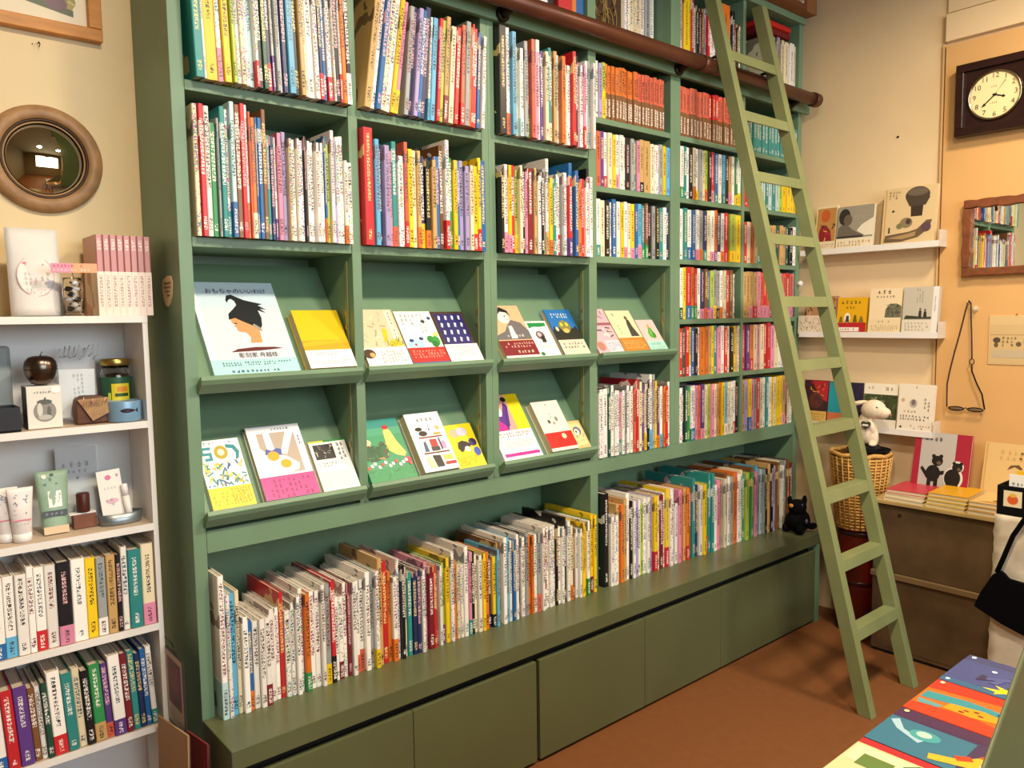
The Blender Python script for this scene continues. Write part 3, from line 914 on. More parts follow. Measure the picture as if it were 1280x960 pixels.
slope_book('pale book with two fried eggs in a pan and a pink band', .182, .332, .217, .022, '#e6ecf4', [
    ('r', .16, .33, .86, .90, '#b4a698'), ('p', [(.16, .33), (.16, .70), (.26, .62), (.60, .56), (.80, .44), (.76, .36), (.6, .33)], '#eef4f2'), ('p', [(.28, .64), (.28, .92), (.40, .92), (.42, .64)], '#dfe4f2'),
    ('p', [(.50, .60), (.72, .92), (.86, .90), (.62, .58)], '#e8e8f4'), ('p', [(.22, .60), (.26, .68), (.36, .65), (.46, .68), (.54, .66), (.52, .58)], '#4a5cae'), ('e', .36, .575, .11, .065, '#e9a916'), ('e', .55, .455, .10, .06, '#e9a916'),
    ('l', .45, .925, .9, .965, 1, '#6a7080'), ('v', .89, .72, .95, .93, 1, '#5a6070'), ('r', 0, 0, 1, .30, '#c9408e'), ('v', .1, .05, .9, .26, 9, '#8e2862')], low=True)
slope_book('small white book with a black picture panel and green top edge', .344, .455, .154, .020, '#eeeeea', [
    ('r', 0, .965, .4, 1, '#d8cf2a'), ('r', .4, .965, 1, 1, '#1f8a3c'), ('r', .08, .62, .62, .92, '#1c1a1c'), ('s', .10, .64, .60, .90, 16, .008, ['#8a8680', '#d2cec8', '#5a5652']), ('v', .70, .58, .92, .92, 2, '#44444a'),
    ('l', .1, .46, .55, .56, 2, '#8a8a8a'), ('r', .06, .05, .9, .36, '#e2e2dc')], low=True)
slope_book('green picture book with a yellow hen among white flowers', .495, .650, .205, .012, '#3d9a6c', [
    ('r', 0, .86, 1, 1, '#2a8f86'), ('r', 0, .74, 1, .86, '#4aa47e'), ('p', [(.58, .50), (.62, .80), (.70, .86), (.78, .80), (.84, .62), (.96, .42), (.90, .36), (.74, .40)], '#e2cf72'), ('e', .69, .86, .07, .035, '#b8202c'),
    ('e', .24, .46, .22, .13, '#2c5a3a'), ('e', .50, .50, .10, .14, '#2f6a44'), ('s', .04, .34, .62, .62, 24, .012, ['#1f4a30', '#7a4a3a', '#c89a5a', '#3f7a4a']), ('e', .20, .64, .08, .05, '#e2d9a8'), ('e', .93, .30, .08, .05, '#c8404a')]
    + [('e', .06 + .075 * i, .24 + .03 * (i % 3), .035, .028, '#f2f0ea' if i % 4 else '#d05a4a') for i in range(13)] + [('r', 0, 0, 1, .20, '#34925c'), ('s', .02, .02, .98, .19, 10, .02, ['#3c9e66', '#2c8250'])], low=True, rtl=False, seed=5)
slope_book('thick white book with pictures of objects on two shelves', .666, .792, .200, .034, '#f0f0f2', [
    ('l', .28, .84, .82, .92, 1, '#3a3a40'), ('r', .18, .56, .86, .585, '#7a3a30'), ('r', .16, .29, .90, .315, '#6a2a2a'), ('e', .26, .72, .10, .035, '#1c1a18'), ('e', .34, .64, .12, .045, '#2c241c'), ('v', .52, .60, .60, .78, 1, '#4a4a52'),
    ('r', .64, .60, .84, .64, '#d8a24a'), ('e', .80, .72, .06, .04, '#c8b47a'), ('r', .44, .40, .64, .53, '#b0352c'), ('r', .42, .33, .66, .40, '#3a3a42'), ('p', [(.22, .33), (.26, .50), (.32, .50), (.34, .33)], '#3c5a7a'), ('e', .80, .42, .07, .07, '#b49ac8'), ('r', .70, .34, .74, .54, '#5a3a6a'),
    ('p', [(.20, .06), (.18, .22), (.26, .26), (.34, .20), (.36, .06)], '#d8d2a8'), ('p', [(.40, .06), (.36, .26), (.58, .25), (.60, .06)], '#1a1a1c'), ('r', .66, .08, .96, .13, '#a82a3a'), ('r', .66, .16, .92, .24, '#e6cf5a')], low=True)
slope_book('small yellow book with a dark dog on its cover', .803, .912, .156, .014, '#ead21c', [
    ('e', .30, .80, .16, .10, '#eeb49a'), ('e', .58, .82, .18, .10, '#cfc6dc'), ('p', [(.24, .46), (.30, .58), (.46, .62), (.62, .58), (.74, .50), (.60, .42), (.52, .48), (.40, .38), (.32, .36)], '#221a16'), ('e', .82, .56, .14, .09, '#3a2a5a'), ('e', .86, .34, .11, .10, '#3a52c0'), ('e', .56, .42, .10, .06, '#f0f0ea'), ('l', .08, .06, .8, .26, 4, '#b8a41c')], low=True)
slope_book('yellow and white book with magenta and purple dancers', .985, 1.153, .246, .016, '#efeef0', [
    ('r', 0, .44, 1, 1, '#ecd816'), ('r', 0, .44, .66, 1, '#e6a49a'), ('p', [(.12, .44), (.30, .72), (.40, .66), (.56, .88), (.62, .84), (.54, .60), (.44, .44)], '#5a2a8e'), ('p', [(.05, .44), (.20, .66), (.40, .52), (.42, .44)], '#c81e96'), ('e', .36, .74, .08, .08, '#efe6ee'),
    ('p', [(.40, .52), (.60, .84), (.64, .82), (.50, .50)], '#4a2280'), ('e', .60, .92, .07, .04, '#1c1a22'), ('l', .06, .33, .9, .41, 2, '#8a6a72'), ('l', .06, .17, .9, .30, 4, '#a8b8b8'), ('r', .06, .05, .95, .095, '#c0289a')], low=True, rtl=False)
slope_book('cream book with tiny figures and a bright red band', 1.186, 1.312, .196, .030, '#e8e4d8', [
    ('v', .46, .66, .54, .94, 1, '#5a4a4a'), ('e', .36, .58, .05, .04, '#4a4a52'), ('e', .66, .62, .05, .05, '#8a8074'), ('e', .52, .54, .04, .03, '#b88a7a'), ('r', 0, .06, 1, .36, '#c9241f'), ('e', .66, .27, .08, .055, '#efe0b8')], low=True)
slope_book('little tan book with a child drawing at the tray end', 1.316, 1.382, .110, .020, '#d8bc7c', [
    ('r', .10, .10, .90, .90, '#e4d29a'), ('e', .5, .62, .28, .16, '#6a6a8a'), ('e', .45, .58, .18, .12, '#efe6d2'), ('e', .42, .60, .06, .05, '#1f5a3a'), ('s', .12, .12, .88, .48, 14, .007, ['#3a4a3a', '#8a8a3a', '#efe6c8', '#7a5a3a'])], low=True)

# ------------------------------------------------------------------ ledges on the right wall and their books
for i, (z, ya, yb) in enumerate(((1.672, -.02, -.622), (1.300, -.02, -.628), (.888, -.02, -.620))):
    o = thing('wall_ledge', ('uppermost', 'middle', 'lowest')[i] + ' narrow white display ledge on the cream right wall', 'shelf', (XR, (ya + yb) / 2, z))
    hw = (ya - yb) / 2
    if i == 2:
        hw = (ya - yb) / 2
    MB().box(-.085, -.0005, -hw, hw, -.012, 0).build('ledge_board', WHITE, o, bevel=.001)
    MB().box(-.089, -.0855, -hw, hw, -.013, .012).build('front_lip', WHITE, o)
    MB().box(-.089, -.0005, -hw - .0035, -hw - .0004, -.013, .055).build('end_plate', mat('milky_acrylic', '#eee8da', .2, alpha=.6), o)


def wall_book(label, y0, y1, z, h, t, col, items, rtl=True, seed=0, tilt=7., x=None):
    a = rad(tilt)
    Yv = Vector((math.sin(a), 0, math.cos(a)))
    Zv = Vector((-math.cos(a), 0, math.sin(a)))
    o = (x if x else XR - .062 + .0 * t, y0, z + .0008 + t * 0)
    return face_book('display_book', label, frame(o, (0, -1, 0), Yv, Zv), y0 - y1, h, t, col, items, rtl, 'book', 'books on the right wall ledges', seed)


L1, L2, L3 = 1.672, 1.300, .888
wall_book('narrow book with a red painted figure on the top ledge', -.080, -.178, L1, .205, .014, '#e6d6b0', [
    ('r', .05, .22, .95, .95, '#b8864a'), ('e', .45, .78, .22, .14, '#c05a2a'), ('p', [(.15, .22), (.20, .50), (.5, .58), (.72, .44), (.8, .22)], '#8a1f2a'), ('s', .05, .22, .95, .6, 14, .016, ['#3a1a1c', '#b82a34', '#d8a860', '#2a2224']), ('l', .08, .08, .92, .17, 2, '#b08a9a')])
wall_book('book with a grey photograph of a man in profile', -.184, -.346, L1, .190, .020, '#e9dfc4', [
    ('r', 0, .26, 1, 1, '#9a9484'), ('p', [(.02, .26), (.04, .50), (.14, .58), (.30, .56), (.46, .44), (.62, .36), (.76, .32), (.76, .26)], '#6a6258'), ('e', .20, .76, .16, .19, '#2e2a26'), ('e', .30, .68, .12, .13, '#6a5a4a'), ('p', [(.56, .42), (.70, .56), (1, .70), (1, .30), (.78, .30)], '#e6dfc8'),
    ('r', .02, .26, .72, .31, '#3a3430'), ('l', .48, .66, .94, .78, 2, '#b8b0a0'), ('l', .05, .06, .9, .20, 2, '#c8a060')])
wall_book('large beige book with a drawing of a footed brown vessel', -.386, -.600, L1, .242, .022, '#d9c194', [
    ('r', .03, .02, .06, .98, '#c8a468'), ('e', .64, .84, .23, .15, '#4a4036'), ('p', [(.42, .80), (.50, .66), (.80, .66), (.88, .80)], '#4a4036'), ('e', .64, .90, .20, .07, '#6a6052'), ('p', [(.54, .48), (.53, .66), (.76, .66), (.75, .48)], '#3c3028'), ('e', .46, .38, .12, .09, '#8a7a5e'), ('e', .50, .40, .05, .05, '#4a4036'), ('e', .34, .33, .06, .05, '#7a7a52'),
    ('e', .20, .60, .025, .02, '#4a3a2a'), ('r', .13, .22, .16, .32, '#4a3a2a'), ('p', [(.06, .10), (.08, .18), (.52, .22), (.68, .26), (.84, .40), (.94, .40), (.90, .26), (.70, .12), (.40, .06), (.06, .06)], '#6a5640'), ('p', [(.10, .13), (.52, .19), (.66, .22), (.64, .14), (.4, .10)], '#a88c62'), ('e', .84, .28, .09, .08, '#5c4450'), ('l', .1, .80, .3, .95, 3, '#a08a60')])
wall_book('cream card of wavy lines behind the ladder on the middle ledge', -.010, -.135, L2, .085, .006, '#e2d8c0', [('s', .05, .05, .95, .95, 50, .012, ['#b8a480', '#cbb894', '#a8946c'])], x=XR - .078, tilt=4)
wall_book('brown picture book standing behind the cream card', -.040, -.190, L2, .172, .010, '#b08a5c', [('s', .04, .3, .96, .96, 26, .02, ['#7a4a2c', '#d0a878', '#5a3a24', '#c89a88'])])
wall_book('small yellow book with a red band on the middle ledge', -.192, -.326, L2, .162, .018, '#dfae12', [
    ('l', .12, .80, .9, .92, 1, '#4a3a1c'), ('l', .3, .68, .65, .77, 1, '#4a3a1c'), ('e', .36, .44, .10, .14, '#f2ecd8'), ('p', [(.30, .32), (.33, .50), (.41, .50), (.43, .32)], '#3a3a4a'), ('p', [(.08, .32), (.12, .48), (.18, .48), (.22, .32)], '#7a6a2a'), ('p', [(.55, .32), (.60, .52), (.66, .52), (.70, .32)], '#6a5a22'), ('p', [(.75, .32), (.80, .48), (.86, .48), (.92, .32)], '#8a6a2a'),
    ('r', 0, .02, 1, .31, '#b5202a'), ('r', .1, .07, .78, .18, '#f0e8dc'), ('l', .14, .09, .74, .16, 1, '#6a5a5a')])
wall_book('cream book with a bush drawing on the middle ledge', -.338, -.474, L2, .197, .022, '#ead9b4', [
    ('l', .22, .86, .78, .97, 1, '#4a3a2c'), ('l', .20, .78, .82, .85, 1, '#8a7a5c'), ('p', [(.50, .36), (.52, .54), (.64, .66), (.86, .66), (1, .60), (1, .36)], '#6a6a56'), ('s', .54, .37, .99, .64, 26, .012, ['#3a3a32', '#8a8a70', '#525244']), ('r', 0, 0, 1, .32, '#e6d4ac'), ('l', .30, .24, .66, .30, 1, '#7a6a4c'), ('l', .1, .06, .9, .20, 3, '#b09a70')])
wall_book('grey book with two small figures on a hill, middle ledge', -.482, -.622, L2, .197, .026, '#c2bdae', [
    ('r', .84, 0, 1, 1, '#e6e4e2'), ('v', .36, .70, .58, .96, 3, '#8f8a7c'), ('p', [(.06, .34), (.10, .40), (.4, .38), (.6, .36), (.82, .37), (.82, .32), (.06, .32)], '#3a4030'), ('p', [(.46, .36), (.47, .50), (.54, .50), (.55, .36)], '#3a3230'), ('p', [(.60, .36), (.61, .48), (.68, .48), (.70, .36)], '#2c2826'), ('e', .505, .53, .025, .02, '#3a3230'), ('e', .645, .51, .025, .02, '#3a3230'),
    ('r', 0, 0, .84, .30, '#ddd6c4'), ('l', .08, .06, .80, .26, 3, '#a09880'), ('v', .88, .5, .94, .8, 1, '#8a868a')])
wall_book('dark red fantasy book with a yellow band on the lowest ledge', -.036, -.152, L3, .198, .016, '#7a1a24', [
    ('r', 0, .28, 1, .98, '#3a1c26'), ('p', [(.3, .98), (1, .98), (1, .5), (.7, .6)], '#b01f2c'), ('e', .52, .52, .3, .18, '#5a2c2a'), ('s', .05, .30, .95, .95, 26, .014, ['#c87a3a', '#1c1420', '#8a2a30', '#d8a04a', '#2a1c30']), ('r', 0, 0, 1, .28, '#d8b460'), ('l', .1, .06, .9, .24, 3, '#a8823a')])
wall_book('teal and navy book partly hidden behind the ladder', -.158, -.310, L3, .196, .018, '#20203c', [
    ('r', 0, .28, .55, .98, '#1f96a8'), ('p', [(.3, .98), (.45, .7), (.35, .45), (.55, .28), (.6, .98)], '#17283c'), ('s', .5, .3, .98, .96, 12, .02, ['#2a2450', '#3a2c5c', '#161428']), ('r', 0, 0, .55, .28, '#c8704a'), ('r', .55, 0, 1, .28, '#1a1830')])
wall_book('white book with a strip of dark green leaves, lowest ledge', -.318, -.464, L3, .198, .014, '#efe9d6', [
    ('l', .10, .86, .3, .94, 1, '#9a9484'), ('l', .5, .84, .92, .93, 1, '#8a8474'), ('r', 0, .22, 1, .76, '#3e4a2c'), ('s', .01, .23, .99, .75, 60, .014, ['#2a3220', '#6a744a', '#8a9066', '#3a4428', '#20281a'])], rtl=False)
wall_book('white book with a small round emblem at the right end, lowest ledge', -.472, -.614, L3, .203, .024, '#e9e1cf', [
    ('v', .47, .80, .53, .95, 1, '#6a6458'), ('e', .44, .60, .11, .09, '#b8aca0'), ('e', .44, .62, .06, .06, '#7a6a72'), ('e', .14, .66, .05, .04, '#c8a888'), ('v', .72, .48, .92, .72, 2, '#6a6254'), ('l', .08, .40, .6, .46, 1, '#a89c88'), ('l', .08, .24, .9, .36, 2, '#5a5040'), ('e', .12, .10, .03, .025, '#3a342c'), ('l', .4, .06, .9, .16, 2, '#a0785a')])

# ------------------------------------------------------------------ white shelf unit on the left and what stands on it
ws = thing('white_shelf_unit', 'white open shelf unit against the wall left of the bookcase', 'shelf', (-.45, .10, 0))
WY = YB - .102
for x0 in (.388, -.40):
    MB().box(x0, x0 + .012, 0, WY, 0, 1.4005).build('side_panel', WHITE, ws, bevel=.001)
MB().box(-.3875, .3875, WY - .006, WY, .02, 1.40).build('back_panel', mat('pale_blue_white_board', '#dfe4e6', .6), ws)
for z in (1.417, 1.160, .904, .649, .390, .13):
    x0, x1 = (-.40, .400) if z > 1.4 else (-.3878, .3878)
    s = MB().box(x0, x1, .002, WY - .0065, z - .016, z - .001).build('shelf_board', SHELFT, ws)
    MB().box(x0, x1, -.0015, .0018, z - .017, z - .0002).build('edge_strip', WHITE, s)
    if z > 1.4:
        continue
WX = -.45


def wsrow(tokens, x0, x1, z, hmin, hmax, where, seed, lean=None, y=.108):
    return row(tokens, x0, x1, z, y, hmin, hmax, .15, where, 'hardback', 'books on the white shelf unit', 'hardback_book', seed=seed, lean=lean, yj=.004)


wsrow("c35 w45/b w45/s w44 w63 w54/r w54 k66/p w65 y54 x54/w e54 k42 w73 t65 c76/p", -.432, -.0635, .649, .165, .215, 'upper book row of white shelf', 51)
wsrow("r44 p54 w55/b r55 u55 d33 w32 q43 w75/r t55 c64 k54 g65/e u54/z w76/u m74 t74 n63 b73 w73/t", -.46, -.072, .390, .155, .215, 'lower book row of white shelf', 52, lean=lambda i, n: rad(-3.))
for i, (c, h, dx, ln) in enumerate((('k', .20, -.345, 14), ('x', .19, -.315, 18), ('k', .185, -.275, 16))):
    spine_book('hardback_book', dx, .112, .130 + .02, .012, h, .14, c, None, f"{('first', 'second', 'third')[i]} dark slanting book on the bottom of the white shelf", 'hardback', 'books on the white shelf unit', rad(-ln), random.Random(60 + i))
# magazines standing sideways at the right end
mg = thing('magazine', 'dark red framed magazine standing at the right end of the lower book row', 'magazine', (-.0485, -.036, .385))
MB().box(-.003, .001, 0, .13, 0.012, .205).build('cover', mat('dark_card', '#2c2a30', .5), mg)
ar = art([('r', .02, .02, .98, .98, '#b59a7c'), ('r', .10, .28, .88, .90, '#5e1c1e'), ('r', .2, .5, .7, .8, '#7a2a26')], .128, .19, 0, 'cover_print', mg)
ar.matrix_local = frame((-.0032, .130, .014), (0, -1, 0), (0, 0, 1), (-1, 0, 0))
MB().tube([(-.001, .05, .205), (-.001, .08, .225), (-.001, .1345, .225)], .0015, 6).build('hanging_clip', IRON, mg)
for i, (xx, yy, hh, cc, lb) in enumerate(((-.075, -.080, .425, '#a5825c', 'tan board leaning out at the bottom right of the white shelf'), (-.035, -.095, .395, '#7a2a2c', 'dark red board behind the tan board'))):
    f = thing('leaning_board', lb, 'board', (xx, yy, .001))
    f.rotation_euler = (0, rad(2), rad(9))
    MB().box(0, .004, 0, .15, 0, hh).build('front_sheet', mat(f'folder_{i}', cc, .7), f)
    MB().box(.0045, .008, .002, .15, 0, hh - .006).build('back_sheet', mat('folder_dark', '#4a3a30', .7), f)
# slim pink set of eight volumes
for i in range(8):
    w = .0148
    x = -.153 + (w + .0003) * i
    b = spine_book('pink_volume', x + w / 2, .108, 1.417, w, .190, .125, 'z', None, f'pink and cream slim volume, {ordn(i + 1)} of eight from left, top of white shelf', 'paperback', 'pink set of eight volumes', 0., random.Random(70), soft=True)
    b.color = rgba('#c88a86')
    b['ink'] = list(lin('#f0ddd6'))
    b['lay'] = [.008, .155, .180]
    b['lay2'] = [0., 0., 0.]
    q = cshape(w + .0004, .06, .104, .0003, y0=-.0003).build('paper_band', COVER, b)
    q.color = rgba('#f2e0d0')
    q['ink'] = list(lin('#a87a70'))
    q['lay'] = [.007, .02, .095]
    q['lay2'] = [0., 0., 0.]


# paper pouch
def pouch(name, label, cat, x, y, z, w, h, t, m, items, lean=6., top=None, seed=0, group=None):
    o = thing(name, label, cat, (x, y, z + .0006), group)
    o.rotation_euler = (rad(-lean), 0, 0)
    nx, nz = 8, 10
    b = MB()
    vs, fs = [], []
    rnd = random.Random(seed)
    for s in (-1, 1):
        for j in range(nz + 1):
            v = j / nz
            bul = (1 - v) ** .7 * t / 2 * (1 if v < .92 else .3) + .0008
            for i in range(nx + 1):
                u = i / nx
                e = math.sin(math.pi * u) ** .5 if 0 < u < 1 else 0
                ww = w * ((1 if top is None else 1 + (top - 1) * v))
                vs.append(((u - .5) * ww, s * (bul * e + .0004) + rnd.uniform(-1, 1) * .0008 * e, v * h))
    k = (nx + 1) * (nz + 1)
    for s in range(2):
        for j in range(nz):
            for i in range(nx):
                a = s * k + j * (nx + 1) + i
                f = (a, a + 1, a + nx + 2, a + nx + 1)
                fs.append(f if s == 0 else f[::-1])
    for j in range(nz):
        a = j * (nx + 1)
        fs += [(a, a + nx + 1, a + nx + 1 + k, a + k), (a + nx, a + nx + k, a + 2 * nx + 1 + k, a + 2 * nx + 1)]
    for i in range(nx):
        fs += [(i, i + k, i + 1 + k, i + 1)]
        a = nz * (nx + 1) + i
        fs += [(a, a + 1, a + 1 + k, a + k)]
    b.add(vs, fs, None, True)
    b.build('body', m, o, fix=True)
    if items:
        p = art(items, w, h, 0, 'print', o, seed)
        a = math.atan2(t / 2, h)
        p.matrix_local = frame((-w / 2, -t / 2 - .0022, 0), (1, 0, 0), (0, math.sin(a), math.cos(a)), (0, -math.cos(a), math.sin(a)))
    return o


ring = lambda cx, cy, rx, ry, th, c, bg: [('e', cx, cy, rx, ry, c), ('e', cx, cy, rx - th, ry - th * .62, bg)]
pouch('paper_pouch', 'white paper pouch with a round pink stamp, top of white shelf', 'pouch', -.272, .150, 1.417, .105, .202, .040, mat('pouch_paper', '#dcdbd8', .6, var=.03, scale=20, bump=.2, bscale=40),
      ring(.5, .45, .36, .24, .018, '#c898a4', '#dcdbd8') + [('l', .28, .70, .72, .73, 1, '#b0a4a8'), ('l', .3, .56, .72, .61, 1, '#d08a96'), ('e', .34, .60, .08, .016, '#d86a72'), ('e', .5, .44, .02, .16, '#dca0a0'), ('l', .28, .34, .7, .50, 3, '#cfb0b4'), ('l', .3, .24, .68, .31, 2, '#c8a8ae')], seed=2)
# jar of wrapped sweets with tag
jr = thing('sweets_jar', 'small glass jar of black and white wrapped sweets with a pink tag', 'jar', (-.203, .126, 1.417))
MB().lathe([(.0, .001), (.021, .001), (.023, .004), (.023, .072), (.020, .078), (.019, .086), (.0205, .088), (.0185, .088), (.0175, .078), (.0205, .070), (.0205, .005), (0, .004)], 20).build('glass', GLASS, jr)
cw = random.Random(8)
for i in range(11):
    s = MB()
    z = .012 + .0125 * (i // 2)
    a = i * 2.4
    s.ball((.009 * math.cos(a), .009 * math.sin(a), z), (.0092, .008, .0065), ('#efece6', '#1a1512')[i % 2], 8, 6)
    s.tube([(.009 * math.cos(a) - .011, .009 * math.sin(a) - .002, z + .003), (.009 * math.cos(a) + .010, .009 * math.sin(a) - .002, z - .002)], .0022, 5, ('#1a1512', '#f4f2ee')[i % 2])
    s.build('sweet', PRINT, jr)
tg = MB()
tg.extr([(-.047, -.030, .098), (.048, -.030, .100), (.048, -.030, .121), (-.047, -.030, .119)], (0, .0008, 0))
tgo = tg.build('tag', mat('pink_card', '#e39a86', .6), jr)
ta = art([('r', 0, 0, .45, 1, '#e08aa6'), ('r', .45, 0, 1, 1, '#e8a06e'), ('l', .04, .55, .95, .9, 1, '#a8404e'), ('l', .04, .12, .95, .45, 1, '#f4dcd0')], .094, .021, 0, 'lettering', tgo)
ta.matrix_local = frame((-.0465, -.0304, .0985), (1, 0, .02), (0, 0, 1), (0, -1, 0))
MB().tube([(.0, -.022, .082), (-.004, -.028, .10)], .0006, 5).build('string', BLACK, jr)
# second shelf: black tray, grey sheet, apples, bag, parcel, jar, tin
Z2 = 1.160
tr = thing('black_tray', 'black tray box at the left edge of the white shelf', 'tray', (-.375, .112, Z2))
MB().box(-.05, .05, 0, .08, .0005, .004).build('base', BLACK, tr)
for a in ((-.05, .05, 0, .004), (-.05, .05, .076, .08), (-.05, -.046, .004, .076), (.046, .05, .004, .076)):
    MB().box(*a, .004, .055).build('wall', mat('black_card', '#1e1f26', .5), tr)
gp = thing('grey_box', 'tall blue-grey box standing behind the black tray', 'box', (-.372, .215, Z2))
MB().box(-.05, .05, 0, .03, .0005, .190).build('body', mat('blue_grey_card', '#8d9a9c', .5), gp, bevel=.008)
APP = [(.001, -.0325), (.010, -.034), (.020, -.031), (.029, -.020), (.0335, -.004), (.0345, .008), (.032, .020), (.025, .029), (.015, .0325), (.006, .030), (.001, .024)]
ap = thing('steel_apple', 'brushed steel apple timer standing on its white box', 'timer', (-.274, .150, Z2 + .0995 + .0345))
MB().lathe(APP, 28).build('body', mat('brushed_steel', '#6c6259', .26, metal=1., bump=.15, bscale=60, stretch=(1, 1, .05)), ap)
MB().lathe([(.0346, .001), (.0352, .002), (.0346, .003)], 28).build('seam', IRON, ap)
MB().tube([(0, 0, .024), (.001, 0, .034), (.005, 0, .042)], .0016, 6).build('stem', IRON, ap)
bx = thing('apple_box', 'white carton with a picture of a steel apple, under the steel apple', 'box', (-.274, .130, Z2))
MB().box(-.035, .035, 0, .062, .0005, .098).build('carton', mat('white_carton', '#e2e0d8', .6), bx, bevel=.0008)
MB().box(-.0352, -.0351, .0, .062, .0005, .097).build('side_print', mat('dark_side', '#4c5452', .6), bx)
ap2 = art([('e', .5, .40, .33, .25, '#8a8a84'), ('e', .5, .62, .22, .06, '#5a5a54'), ('e', .36, .44, .08, .16, '#cfcfc8'), ('e', .62, .38, .06, .14, '#5f5f5a'), ('e', .5, .26, .2, .06, '#b8b8b0'), ('p', [(.48, .64), (.5, .72), (.55, .73), (.53, .64)], '#4a4a48'), ('l', .2, .82, .8, .88, 1, '#7a7a74'), ('e', .84, .90, .14, .085, '#f4f4f2'), ('l', .74, .87, .94, .93, 1, '#9a9aa0')], .07, .098, 0, 'box_print', bx)
ap2.matrix_local = frame((-.035, -.0003, .0005), (1, 0, 0), (0, 0, 1), (0, -1, 0))
pb = pouch('clear_bag', 'clear plastic bag with a white paper insert behind the brown parcel', 'bag', -.190, .195, Z2, .086, .180, .024, FILM, None, seed=4)
MB().extr([(-.040, -.002, .012), (.036, -.002, .012), (.040, -.002, .128), (-.038, -.002, .130)], (0, .001, 0)).build('paper_insert', mat('insert_paper', '#cfd8de', .6), pb)
ti = art([('v', .35, .2, .7, .9, 3, '#8a9298')], .076, .115, 0, 'lettering', pb)
ti.matrix_local = frame((-.038, -.0025, .013), (1, 0, 0), (0, 0, 1), (0, -1, 0))
tw = MB()
rn = random.Random(9)
for k in range(9):
    x = -.044 + k * .0105
    tw.tube([(x, -.003, .150 + rn.uniform(0, .012)), (x + .008, -.006, .168 + rn.uniform(-.01, .01)), (x + .014, -.002, .186 + rn.uniform(-.008, .006))], .0016, 5)
tw.build('crinkled_top', mat('white_gloss_film', '#eef2f4', .1, alpha=.75), pb)
pc = thing('brown_parcel', 'small brown paper parcel with a kraft tag', 'parcel', (-.172, .138, Z2))
pm = MB()
pm.extr([(-.036, 0, .0006), (.036, 0, .0006), (.038, 0, .04), (.034, 0, .058), (.020, 0, .066), (-.02, 0, .067), (-.034, 0, .060), (-.038, 0, .04)], (0, .04, 0))
pm.build('wrapping', mat('brown_kraft', '#5b3823', .55, var=.25, scale=40, bump=.4, bscale=60), pc, bevel=.004)
fm = MB()
fm.extr([(-.034, -.004, .060), (.034, -.004, .062), (.038, -.006, .030), (.030, -.008, .024), (-.004, -.009, .008), (-.020, -.006, .036)], (0, .0012, 0))
fo = fm.build('tag', mat('kraft_tag', '#a3825a', .7, var=.15, scale=60), pc)
fa = art([('l', .1, .4, .8, .8, 3, '#6a4e32'), ('s', .05, .55, .95, .98, 10, .006, ['#c86a5a', '#e6b48a', '#8a4a4a'])], .062, .04, 0, 'lettering', fo)
fa.matrix_local = frame((-.030, -.0098, .026), (1, 0, 0), (0, 0, 1), (0, -1, 0))
oj = thing('label_jar', 'glass jar with gold lid and green and yellow label', 'jar', (-.103, .205, Z2))
MB().lathe([(0, .001), (.032, .001), (.035, .005), (.035, .118), (.031, .126), (.031, .134), (.029, .134), (.029, .124), (.033, .116), (.033, .006), (0, .004)], 24).build('glass', GLASS, oj)
MB().lathe([(0, .006), (.0322, .006), (.0322, .112), (0, .116)], 24).build('contents', mat('dark_preserve', '#2e2416', .3), oj)
MB().lathe([(.0354, .038), (.0356, .039), (.0356, .105), (.0354, .106)], 24).build('label_band', mat('green_label', '#24543a', .5), oj)
MB().lathe([(0, .1345), (.0335, .1345), (.0345, .137), (.0345, .149), (.033, .151), (0, .151)], 24).build('lid', mat('gold_lid', '#b9a25a', .3, metal=1.), oj)
la = MB()
for (a0, a1, z0, z1, c) in ((-2.1, -.9, .048, .090, '#d8c62a'), (-1.9, -1.0, .058, .066, '#2a4a1c'), (-1.75, -1.05, .070, .082, '#e08a24'), (-2.35, -2.15, .05, .068, '#c2d23a')):
    n = 6
    vs = []
    for k in range(n + 1):
        a = a0 + (a1 - a0) * k / n
        vs += [(.0359 * math.cos(a), .0359 * math.sin(a), z0), (.0359 * math.cos(a), .0359 * math.sin(a), z1)]
        if c != '#d8c62a':
            vs[-1] = (vs[-1][0] * 1.004, vs[-1][1] * 1.004, z1)
            vs[-2] = (vs[-2][0] * 1.004, vs[-2][1] * 1.004, z0)
    la.add(vs, [(2 * k, 2 * k + 2, 2 * k + 3, 2 * k + 1) for k in range(n)], c)
la.build('label_print', PRINT, oj)
tn = thing('fish_tin', 'round pale blue tin with a dark fish, in front of the jar', 'tin', (-.103, .143, Z2))
MB().lathe([(0, .0005), (.038, .0005), (.039, .003), (.039, .048), (.038, .0505), (.036, .050), (.035, .0485), (0, .0485)], 28).build('body', mat('pale_blue_tin', '#7fa6c6', .35, metal=.2), tn)
fsh = MB()
for a0, a1, zz, hh, c in ((-2.05, -1.1, .028, .0055, '#241a1c'), (-1.12, -.95, .028, .006, '#241a1c')):
    n = 8
    vs = []
    for k in range(n + 1):
        a = a0 + (a1 - a0) * k / n
        e = hh * math.sin(math.pi * (k / n) ** .8) if a1 < -1 else hh * k / n
        vs += [(.0394 * math.cos(a), .0394 * math.sin(a), zz - e), (.0394 * math.cos(a), .0394 * math.sin(a), zz + e)]
    fsh.add(vs, [(2 * k, 2 * k + 2, 2 * k + 3, 2 * k + 1) for k in range(n)], c)
fsh.build('fish_print', PRINT, tn)
